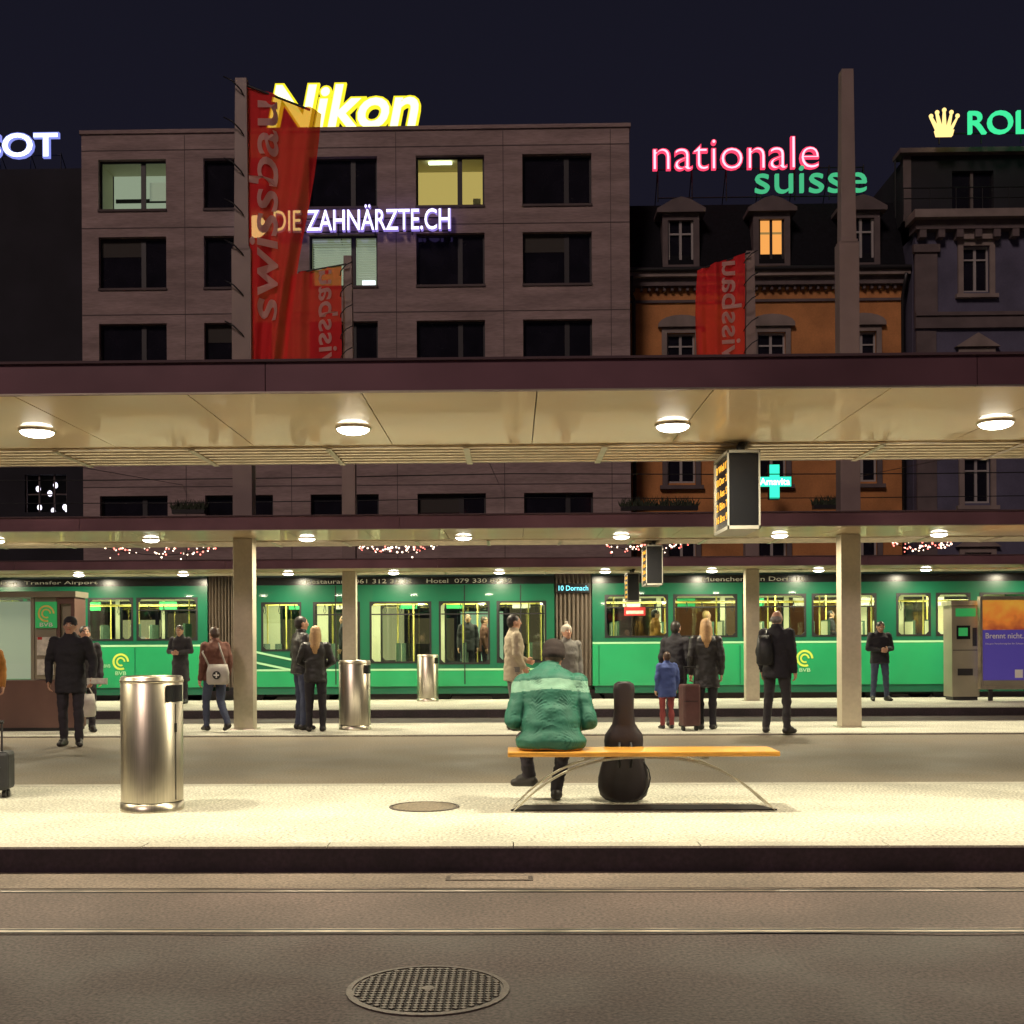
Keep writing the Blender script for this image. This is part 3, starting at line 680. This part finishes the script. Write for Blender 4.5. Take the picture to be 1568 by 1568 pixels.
# ------------------------------------------------------------------ displays
def display(x,y,col=True):
    o=Obj('departure_display'); G=o['housing']; z0,z1=2.22,2.86
    G.box('ledblk',x-.12,x+.12,y,y+.62,z0+.03,z1-.03)
    F=o['frame']
    for a,b in((x-.132,x-.12),(x+.12,x+.132)): F.box('dispfr',a,b,y-.01,y+.01,z0,z1);F.box('alu',a,b,y+.61,y+.63,z0,z1)
    F.box('dispfr',x-.132,x+.132,y-.01,y+.63,z0,z0+.028); F.box('dispfr',x-.132,x+.132,y-.01,y+.63,z1-.022,z1)
    T=o['led_text']
    for i in range(5):
        z=z1-.13-i*.105
        T.text('led',['8 Weil','10 Dor','11 Aes','2 Bin','16 Bru'][i],(x-.1215,y+.55,z),(0,-.36,0),(0,0,.06),.001); T.text('led',"%d'"%(i*2+1),(x-.1215,y+.13,z),(0,-.07,0),(0,0,.06),.001)
    B=o['bracket']; B.tube('dark',[(x,y+.1,z1),(x,y+.12,z1+.04),(x+.04,y+.2,2.96)],.035,8); B.tube('dark',[(x,y+.5,z1),(x,y+.5,2.96)],.03,8)
    o.done()
display(1.88,9.25); display(2.26,18.1); display(2.68,25.2)

# ------------------------------------------------------------------ kiosk left, machine & poster right
o=Obj('ticket_kiosk'); G=o['body']; x0,x1,y0,y1=-8.6,-6.7,17.3,17.75
G.box('kioskr',x0,x1,y0,y1,.05,.78); G.box('machine',x0-.03,x1+.03,y0-.04,y1+.04,2.05,2.14); G.box('machine',-7.32,-6.99,y0+.01,y1,.79,2.045); G.box('kioskr',-6.98,-6.93,y0,y1,.79,2.045);G.box('kioskr',-6.76,-6.7,y0,y1,.79,2.045)
G.box('kioskr',-6.93,-6.76,y0,y1,1.95,2.045); G.box('machine',-6.93,-6.76,y0+.05,y1,.79,1.95); G.box('blind',x0+.05,-7.38,y0+.35,y0+.4,.79,2.0); G.box('machine',-7.38,-7.325,y0,y1,.79,2.045); G.box('glass',x0,-7.38,y0+.01,y0+.02,.79,2.045)
G.box('dark',x0+.02,x1-.02,y0+.02,y1-.02,.001,.05)
S=o['notices']; S.box('bvb',-7.3,-6.97,y0-.02,y0+.008,1.58,1.98); S.box('paper',-7.28,-7.02,y0-.01,y0+.008,1.16,1.44); S.box('paper',-7.28,-7.02,y0-.01,y0+.008,.86,1.1); S.box('red',-7.27,-7.2,y0-.012,y0-.0101,1.4,1.44)
n=24
for r0,r1,a in((.13,.1,19),(.075,.05,20)):
    vs=[(-7.13+r*math.cos(i*2*math.pi/n),y0-.023,1.8+r*math.sin(i*2*math.pi/n)) for r in(r0,r1) for i in range(n)]; S.add(vs,[(i,(i+1)%n,(i+1)%n+n,i+n) for i in range(a)],'poley')
S.text('white','BVB',(-7.23,y0-.023,1.6),(.2,0,0),(0,0,.06),.002,.01)
o.done()
o=Obj('ticket_machine'); G=o['body']; x0,x1,y0=9.7,10.3,25.3
G.box('machine',x0,x1,y0,y0+.5,.08,2.1); G.box('alu',x0-.03,x1+.03,y0-.04,y0+.54,2.1,2.2); G.box('dark',x0+.03,x1-.03,y0+.03,y0+.47,0,.08)
G.box('ledblk',x0+.1,x0+.4,y0-.012,y0-.002,1.35,1.65); G.box('bvb',x0+.14,x0+.34,y0-.016,y0-.0125,1.42,1.6); G.box('black',x0+.45,x0+.54,y0-.012,y0-.002,1.2,1.6); G.box('black',x0+.12,x0+.45,y0-.015,y0-.002,.55,.7); G.box('bvb',x0+.08,x1-.08,y0-.01,y0-.002,1.85,2.03)
G.box('dark',x0+.02,x1-.02,y0-.004,y0-.001,1.1,1.115); o.bev['body']=.01
o.done()
o=Obj('advertising_panel'); G=o['panel']; x0,x1,y0=10.2,12.1,25.0
G.box('alu',x0,x1,y0,y0+.15,.25,.33);G.box('alu',x0,x1,y0,y0+.15,2.2,2.28);G.box('alu',x0,x0+.05,y0,y0+.15,.33,2.2);G.box('alu',x1-.05,x1,y0,y0+.15,.33,2.2)
G.box('poster',x0+.05,x1-.05,y0+.02,y0+.1,1.55,2.2);G.box('adblue',x0+.05,x1-.05,y0+.02,y0+.1,.45,1.548); G.box('machine',x0+.05,x1-.05,y0+.02,y0+.1,.331,.448)
G.text('white','Brennt nicht.',(x0+.12,y0+.018,1.36),(.82,0,0),(0,0,.12),.003,.01); G.text('white','Die gute Versicherung fuer Ihr Zuhause',(x0+.12,y0+.018,1.22),(.82,0,0),(0,0,.045),.003); G.box('white',x0+.75,x0+.92,y0+.014,y0+.018,.5,.68)
for x in(x0+.2,x1-.3): G.box('dark',x,x+.08,y0+.04,y0+.11,0,.25)
o.done()

# ------------------------------------------------------------------ people
SK=mat('skin',(.5,.27,.18),.55,var=.06,vs=30)
LIPS=mat('lips',(.35,.1,.09),.5)
def cloth(n,c,r=.85,b=.3): return mat(n,c,r,var=.15,vs=9,bump=b,bs=16,bdist=.02)
C_={ 'blk':cloth('cloth_black',(.014,.012,.018)),'char':cloth('cloth_charcoal',(.028,.025,.03)),'leather':cloth('leather_black',(.018,.016,.018),.45),
 'jean':cloth('jeans_blue',(.045,.055,.1),b=.3),'brown':cloth('jacket_brown',(.12,.045,.032)),'beige':cloth('jacket_beige',(.38,.32,.23)),'grey':cloth('jacket_grey',(.16,.15,.14)),
 'green':cloth('jacket_green',(.01,.105,.07),.65,.25),'mint':cloth('jacket_mint_band',(.15,.3,.22),.65,.25),'navy':cloth('trousers_dark',(.022,.017,.026)),
 'ochre':cloth('coat_ochre',(.4,.17,.035)),'blueplaid':cloth('child_blue',(.05,.08,.25)),'pink':cloth('child_red',(.25,.05,.05)),
 'shoe':mat('shoe_leather',(.02,.017,.017),.45),'capb':cloth('cap_dark_brown',(.018,.01,.01)),'wool':cloth('knit_cream',(.42,.38,.32)),
 'hbrown':mat('hair_brown',(.05,.025,.016),.5,var=.4,vs=40,stretch=(8,8,1)),'hdark':mat('hair_dark',(.018,.013,.012),.5,var=.4,vs=40),'hblond':mat('hair_blond',(.42,.25,.11),.5,var=.35,vs=25,stretch=(10,10,1),bump=.5,bs=30),'hgrey':mat('hair_grey',(.2,.18,.17),.6,var=.3,vs=30)}
def person(name,X,Y,hd,h,coat,leg,hair,hat=None,hem=.80,style='short',arms=None,legs=None,hturn=0,hpitch=0,bulk=1,spine=None,neck=None,z0=0,shoe='shoe',recolor=None,vox=.013,glove=False,nolegs=False,shw=.18,flare=1,fold=.012,armr=1,ff=7):
    g=Geo(); a=R(hd); ca,sa=math.cos(a),math.sin(a); s=h/1.75
    co,le,ha,sh=C_[coat],C_[leg],C_[hair],C_[shoe]
    def xf(p): return V((X+(p[0]*ca+p[1]*sa)*s,Y+(-p[0]*sa+p[1]*ca)*s,z0+p[2]*s))
    neck=V(neck or (0,0,1.47))
    if spine is None:
        b=bulk
        spine=[(0,0,hem,.178*b*flare,.14*b*flare,0),(0,0,(hem+.95)/2,.175*b*(1+(flare-1)*.5),.137*b,0),(0,0,.97,.17*b,.13*b,0),(0,0,1.1,.163*b,.122*b,0),(0,.005,1.25,.182*b,.132*b,0),(0,0,1.37,.186*b,.12*b,0),(0,-.003,1.44,.14*b,.095,0),(0,-.005,1.495,.075,.072,0),(0,0,1.53,.066,.066,0)]
    g.loft(co,spine)
    if legs is None: legs=[((-.095,0,.92),(-.105,.02,.5),(-.11,-.01,.085),(-.125,.15,.035)),((.095,0,.92),(.105,.02,.5),(.11,-.01,.085),(.125,.15,.035))]
    if not nolegs:
        for hp,kn,an,toe in legs:
            g.capsule(le,hp,.098,kn,.068); g.capsule(le,kn,.068,an,.052)
            an=V(an);toe=V(toe); d=(toe-an); hl=an+V((0,0,-.04))-V((d.x,d.y,0)).normalized()*.035
            g.capsule(sh,hl,.045,V((toe.x,toe.y,toe.z)),.034,sx=1.15); g.capsule(sh,an+V((0,0,-.01)),.05,an+(toe-an)*.55+V((0,0,.005)),.042)
        g.ell(le,((V(legs[0][0])+V(legs[1][0]))/2)[:],(.165,.12,.12))
    if arms is None: arms=[((-shw-.0,0,1.4),(-shw-.055,-.03,1.13),(-shw-.06,.05,.88)),((shw,0,1.4),(shw+.055,-.03,1.13),(shw+.06,.05,.88))]
    hands=Geo()
    for i,(p,e,w) in enumerate(arms):
        p,e,w=V(p),V(e),V(w); g.capsule(co,p,.073*bulk*armr,e,.058*bulk*armr); g.capsule(co,e,.058*bulk*armr,w,.043*armr)
        d=(w-e).normalized(); side=-1 if i==0 else 1
        n=V((-side,0,0)); n=(n-d*n.dot(d)).normalized(); t=d.cross(n)
        if t.y<0 and abs(d.z)>.5 or (abs(d.z)<=.5 and t.z<0): t=-t
        c0=w+d*.055
        hm=sh if glove else SK
        rt=Matrix((t,n,d)).transposed(); hands.ell(hm,c0,(.042,.018,.055),rt,12,8)
        hands.capsule(hm,w-d*.03,.028,w+d*.03,.026,10)
        for k,(off,ln) in enumerate(((.03,.07),(.01,.078),(-.011,.072),(-.031,.056))):
            b0=c0+d*.04+t*off; m1=b0+(d*.8+n*.35).normalized()*ln*.5; m2=m1+(d*.45+n*.85).normalized()*ln*.45
            hands.capsule(hm,b0,.0095,m1,.0088,8); hands.capsule(hm,m1,.0088,m2,.0075,8)
        b0=c0-d*.02+t*.035; m1=b0+(t*.7+d*.75).normalized()*.035; hands.capsule(hm,b0,.013,m1,.0105,8); hands.capsule(hm,m1,.0105,m1+(d*.95+n*.3)*.028,.009,8)
    g.capsule(SK,neck-V((0,0,.03)),.058,neck+V((0,.01,.07)),.054)
    hr=Matrix.Rotation(R(-hturn),3,'Z')@Matrix.Rotation(R(hpitch),3,'X')
    hc=neck+V((0,.0,.03))
    def H(p): return hc+hr@V(p)
    g.ell(SK,H((0,.015,.115)),(.074,.092,.108),hr); g.ell(SK,H((0,.045,.055)),(.053,.055,.058),hr); g.capsule(SK,H((0,.1,.125)),.012,H((0,.117,.095)),.016)
    for q in(-1,1): g.ell(SK,H((q*.077,.005,.105)),(.014,.022,.034),hr)
    if style=='short': g.ell(ha,H((0,-.008,.145)),(.083,.098,.092),hr); g.ell(ha,H((0,-.04,.10)),(.075,.066,.07),hr)
    if style=='bald': g.ell(ha,H((0,-.025,.10)),(.083,.076,.055),hr)
    if style=='long':
        g.ell(ha,H((0,-.01,.145)),(.09,.104,.095),hr); g.capsule(ha,H((0,-.05,.1)),.085,H((0,-.085,-.10)),.075); g.capsule(ha,H((-.055,-.03,.08)),.045,H((-.07,-.03,-.1)),.035); g.capsule(ha,H((.055,-.03,.08)),.045,H((.07,-.03,-.1)),.035); g.capsule(ha,H((0,-.09,-.08)),.07,H((0,-.1,-.2)),.04)
    if hat:
        hm=C_[hat]; g.ell(hm,H((0,-.006,.165)),(.092,.108,.08),hr); g.ell(hm,H((0,-.012,.135)),(.095,.112,.04),hr)
        if hat=='wool': g.ell(hm,H((0,-.01,.27)),(.032,.032,.03))
        if hat=='capb': g.ell(hm,H((0,-.012,.11)),(.097,.112,.06),hr)
    g.loft(co,[(neck.x,neck.y-.005,neck.z-.03,.085,.085,0),(neck.x,neck.y-.005,neck.z+.045,.074,.076,0)],20)
    me0=bpy.data.meshes.new('t'); me0.from_pydata([xf(p) for p in g.v],[],g.f); me0.update()
    bvh=BVHTree.FromPolygons([v.co for v in me0.vertices],g.f)
    ob=bpy.data.objects.new('t',me0); scene.collection.objects.link(ob)
    r=ob.modifiers.new('r','REMESH'); r.mode='VOXEL'; r.voxel_size=vox
    sm=ob.modifiers.new('s','SMOOTH'); sm.factor=.5; sm.iterations=3
    dg=bpy.context.evaluated_depsgraph_get(); me=bpy.data.meshes.new_from_object(ob.evaluated_get(dg)); bpy.data.objects.remove(ob)
    F=Geo(); F.f=[list(p.vertices) for p in me.polygons]
    inv=lambda c:((( (c.x-X)*ca-(c.y-Y)*sa)/s),(((c.x-X)*sa+(c.y-Y)*ca)/s),(c.z-z0)/s)
    clothv=[0]*len(me.vertices)
    for p in me.polygons:
        _,_,ix,_=bvh.find_nearest(p.center); k=g.m[ix]
        if k in (co,le):
            for vi in p.vertices: clothv[vi]+=1
        if recolor: k=recolor(k,inv(p.center))
        F.m.append(k); F.s.append(True)
    for v in me.vertices:
        p=v.co
        if clothv[v.index]>=4 and fold:
            q=V((p.x*ff+X,p.y*ff,p.z*ff*1.7)); nz=noise.noise(q)+.4*noise.noise(q*2.1)
            p=p+v.normal*(nz*fold)
        F.v.append(tuple(p))
    F.add([xf(p) for p in hands.v],hands.f,None,True)
    n0=len(F.m)-len(hands.f); F.m[n0:]=hands.m
    fx=Geo()
    for q in(-1,1): fx.ell('white',H((q*.03,.1,.12)),(.013,.008,.008),hr,10,6); fx.ell('black',H((q*.03,.107,.12)),(.006,.004,.006),hr,8,5); fx.capsule(ha,H((q*.016,.104,.143)),.005,H((q*.046,.095,.145)),.004,6)
    fx.capsule(LIPS,H((-.02,.098,.062)),.006,H((.02,.098,.062)),.006,6)
    F.add([xf(p) for p in fx.v],fx.f,None,True); F.m[-len(fx.f):]=fx.m
    ob=bpy.data.objects.new(name,F.mesh(name)); scene.collection.objects.link(ob); return ob

def rc(k,p):
    if k==C_['green']:
        if 0.95<p[2]+.12*abs(p[0])<1.035 and p[1]<.2: return C_['mint']
        if p[2]<.488: return C_['ochre']
    return k
sp=[(0,-.03,.475,.25,.16,0),(0,-.03,.50,.272,.18,0),(0,-.03,.55,.28,.19,0),(0,-.02,.61,.235,.17,-.1),(0,-.005,.68,.225,.175,-.1),(0,.03,.78,.218,.17,-.15),(0,.075,.9,.222,.165,-.3),(0,.11,.99,.225,.15,-.4),(0,.15,1.06,.17,.12,-.4),(0,.18,1.1,.1,.09,-.4),(0,.2,1.14,.07,.075,-.3)]
person('seated_man',.30,8.95,0,1.75,'green','navy','hbrown',hat='capb',spine=sp,neck=(0.03,.2,1.07),hpitch=-12,hturn=8,vox=.0095,recolor=rc,fold=.017,armr=1.0,ff=5.5,
 arms=[((-.215,.10,.985),(-.30,-.02,.70),(-.14,.36,.60)),((.215,.10,.985),(.30,-.02,.69),(.14,.36,.60))],
 legs=[((-.12,.0,.56),(-.2,.42,.52),(-.17,.5,.2),(-.29,.56,.14)),((.11,.0,.56),(.13,.42,.5),(.06,.5,.09),(.07,.66,.04))],bulk=1.15)
person('man',-5.83,14.9,170,1.72,'blk','navy','hdark',hat='blk',hem=.72,bulk=1.12,z0=-.02,legs=[((-.095,0,.92),(-.11,.06,.5),(-.12,.06,.085),(-.16,.21,.035)),((.095,0,.92),(.1,.0,.5),(.1,-.06,.085),(.13,.09,.035))],arms=[((-.2,0,1.4),(-.29,-.02,1.13),(-.3,.12,.92)),((.2,0,1.4),(.28,-.04,1.13),(.27,.03,.88))])
person('woman',-6.45,17.05,150,1.62,'char','navy','hdark',hem=.7,style='long')
person('man',-7.42,25.3,185,1.78,'char','navy','hdark',hem=.5,flare=1.12,arms=[((-.18,0,1.4),(-.25,.02,1.15),(-.05,.24,1.12)),((.18,0,1.4),(.25,.02,1.15),(.05,.24,1.12))],hpitch=-18)
person('woman',-4.46,17.0,-40,1.6,'brown','jean','hbrown',hem=.85,style='short',legs=[((-.095,0,.92),(-.1,.14,.53),(-.1,.12,.1),(-.1,.27,.05)),((.095,0,.92),(.1,.02,.5),(.1,-.24,.15),(.11,-.11,.05))],bulk=1.12,hpitch=-14)
person('man',-3.24,17.4,60,1.76,'leather','jean','hdark',hem=.86,bulk=1.1)
person('woman',-2.95,17.0,-5,1.6,'leather','blk','hblond',hem=.82,style='long',arms=[((-.18,0,1.4),(-.27,.02,1.15),(-.12,.2,1.05)),((.18,0,1.4),(.27,.02,1.15),(.12,.2,1.05))])
person('man',.02,17.1,75,1.76,'beige','grey','hdark',hem=.74,bulk=1.08,arms=[((-.18,0,1.4),(-.24,.0,1.14),(-.15,.22,1.05)),((.18,0,1.4),(.24,-.02,1.14),(.2,.1,.95))])
person('woman',.83,17.4,160,1.6,'grey','navy','hbrown',hat='wool',hem=.75,bulk=1.1)
person('woman',2.9,17.1,5,1.68,'leather','blk','hblond',hem=.66,style='long',flare=1.12,bulk=1.05,legs=[((-.095,0,.92),(-.1,.0,.5),(-.09,-.01,.085),(-.12,.13,.035)),((.095,0,.92),(.1,.02,.5),(.1,.02,.085),(.15,.16,.035))])
person('man',2.54,17.75,30,1.66,'blk','navy','hdark',hem=.8)
person('child',2.34,17.3,-15,1.18,'blueplaid','pink','hbrown',hem=.72,bulk=1.2)
person('man',3.78,16.35,35,1.78,'blk','char','hgrey',style='bald',hem=.78,bulk=1.12,legs=[((-.095,0,.92),(-.13,.02,.5),(-.16,-.01,.085),(-.2,.14,.035)),((.095,0,.92),(.13,.02,.5),(.15,-.01,.085),(.2,.14,.035))])
person('man',8.08,25.2,175,1.78,'blk','jean','hdark',hem=.82,hpitch=-25,bulk=1.16,legs=[((-.095,0,.92),(-.13,.02,.5),(-.16,-.01,.085),(-.2,.14,.035)),((.095,0,.92),(.13,.02,.5),(.15,-.01,.085),(.2,.14,.035))],arms=[((-.18,0,1.4),(-.26,.0,1.14),(-.08,.22,1.12)),((.18,0,1.4),(.26,.02,1.14),(.08,.22,1.1))])
person('woman',-7.22,15.5,160,1.5,'ochre','navy','hbrown',hem=.7,style='long')
def seatp(x,y,coat,hair,hd=90,zf=.85):
    sp=[(0,0,.42,.17,.15,0),(0,0,.55,.17,.14,0),(0,0,.7,.165,.125,0),(0,0,.85,.185,.125,0),(0,0,.95,.17,.11,0),(0,0,1.02,.08,.08,0)]
    person('passenger',x,y,hd,1.75,coat,'navy',hair,spine=sp,neck=(0,0,1.0),z0=zf,vox=.02,arms=[((-.17,0,.93),(-.22,.02,.68),(-.1,.25,.6)),((.17,0,.93),(.22,.02,.68),(.1,.25,.6))],legs=[((-.09,0,.5),(-.1,.42,.5),(-.1,.42,.09),(-.1,.56,.04)),((.09,0,.5),(.1,.42,.5),(.1,.42,.09),(.1,.56,.04))])
seatp(3.45,27.5,'ochre','hdark',90); seatp(6.0,28.8,'char','hgrey',-90); seatp(-9.6,28.8,'grey','hdark',90); seatp(4.9,28.8,'blk','hblond',90); seatp(8.0,28.8,'blk','hdark',90)
person('passenger',-1.1,28.2,180,1.72,'char','navy','hdark',z0=.35,vox=.02); person('passenger',-.7,28.5,90,1.66,'brown','navy','hbrown',z0=.35,vox=.02); person('passenger',-4.2,28.3,-90,1.7,'blk','navy','hdark',z0=.35,vox=.02)

# ------------------------------------------------------------------ bags and suitcases
M['case_r']=cloth('suitcase_maroon',(.09,.035,.035),.5,.2); M['bagw']=cloth('bag_white',(.42,.39,.35),.6,.3); M['casek']=cloth('suitcase_black',(.015,.015,.018),.5,.2)
def suitcase(x,y,w,d,h,m,rz=0):
    o=Obj('suitcase'); G=o['body']; c=V((x,y,0))
    G.obox(m,c+V((0,0,.07+h/2)),w,d,h,rz); o.bev['body']=.03
    T=o['handle_and_wheels']; ax=V((math.cos(rz),math.sin(rz),0))
    for q in(-1,1):
        p=c+ax*q*w*.3; T.cyl('dark',p+V((0,0,h+.05)),p+V((0,0,h+.32)),.009,n=8)
        p=c+ax*q*w*.38; T.cyl('black',p+V((0,-.03,.035))-ax*.015,p+V((0,-.03,.035))+ax*.015,.034,n=14); T.cyl('black',p+V((0,.03,.035))-ax*.015,p+V((0,.03,.035))+ax*.015,.034,n=14)
    T.cyl('black',c-ax*w*.34+V((0,0,h+.32)),c+ax*w*.34+V((0,0,h+.32)),.016,n=10)
    T.obox('dark',c+V((0,-d/2-.005,.07+h*.6)),w*.8,.01,.01,rz)
    o.done()
suitcase(2.62,16.9,.27,.22,.62,'case_r',R(15)); suitcase(-4.52,9.7,.4,.24,.33,'casek',R(10))
def bag(name,x,y,z,w,d,h,m,strap,emblem=False):
    o=Obj(name); G=o['body']
    G.loft(m,[(x,y,z,w*.42,d*.4,0),(x,y,z+.03,w*.5,d*.5,0),(x,y,z+h*.6,w*.5,d*.48,0),(x,y,z+h,w*.42,d*.2,0)],20)
    if emblem:
        E=o['emblem']; E.cyl('black',(x,y-.077,z+.14),(x,y-.084,z+.14),.06,n=20); E.box('white',x-.04,x+.04,y-.092,y-.086,z+.13,z+.15); E.box('white',x-.01,x+.01,y-.0915,y-.0865,z+.1,z+.129); E.box('white',x-.01,x+.01,y-.0915,y-.0865,z+.151,z+.18)
    o['strap'].tube(m,strap,.014,6); o.done()
bag('shoulder_bag',-4.36,16.76,.72,.34,.14,.3,'bagw',[(-4.5,16.78,1.0),(-4.6,16.8,1.2),(-4.5,16.95,1.36),(-4.4,16.95,1.33),(-4.25,16.8,1.0)],True)
bag('shopping_bag',-6.3,16.75,.25,.24,.12,.34,'bagw',[(-6.38,16.75,.58),(-6.3,16.76,.72),(-6.22,16.75,.58)])
bag('backpack',3.58,16.2,.98,.24,.2,.42,'casek',[(3.6,16.2,1.35),(3.62,16.3,1.46),(3.66,16.42,1.4)])
o=Obj('newspaper'); o['a'].obox('paper',V((-5.42,14.75,.84)),.3,.02,.08,R(-15)); o['a'].obox('paper',V((-5.42,14.73,.845)),.28,.015,.07,R(-15)); o.done()

# ------------------------------------------------------------------ world, added fill light, camera
w=bpy.data.worlds.new('World'); scene.world=w; w.use_nodes=True; nt=w.node_tree; N=nt.nodes; L=nt.links
bg=N['Background']; tc=N.new('ShaderNodeTexCoord'); sp_=N.new('ShaderNodeSeparateXYZ'); rp=N.new('ShaderNodeValToRGB')
L.new(tc.outputs['Generated'],sp_.inputs[0]); L.new(sp_.outputs['Z'],rp.inputs[0]); e=rp.color_ramp.elements
e[0].position=0; e[0].color=(.0115,.010,.019,1); e[1].position=.6; e[1].color=(.0075,.0075,.0145,1); L.new(rp.outputs[0],bg.inputs[0]); bg.inputs[1].default_value=1
s=bpy.data.lights.new('city_glow_fill','SUN'); s.energy=.85; s.angle=R(12); s.color=(1,.76,.68); so=bpy.data.objects.new('city_glow_fill',s); scene.collection.objects.link(so)  # sun-type lamp added as fill for facades and flags, standing in for city glow
so.rotation_euler=V((.45,1,-.8)).to_track_quat('-Z','Y').to_euler()
cam=bpy.data.cameras.new('camera'); co=bpy.data.objects.new('camera',cam); scene.collection.objects.link(co)
cam.sensor_width=36; cam.lens=40; cam.shift_y=.1288; cam.shift_x=.021; cam.clip_end=1000; cam.clip_start=.05
co.matrix_world=Matrix.Translation((0,0,1.3))@Matrix.Rotation(R(1.1),4,'Z')@Matrix.Rotation(R(90),4,'X')@Matrix.Rotation(R(-.3),4,'Z')
scene.camera=co
scene.view_settings.view_transform='Standard'; scene.view_settings.look='None'; scene.view_settings.exposure=0
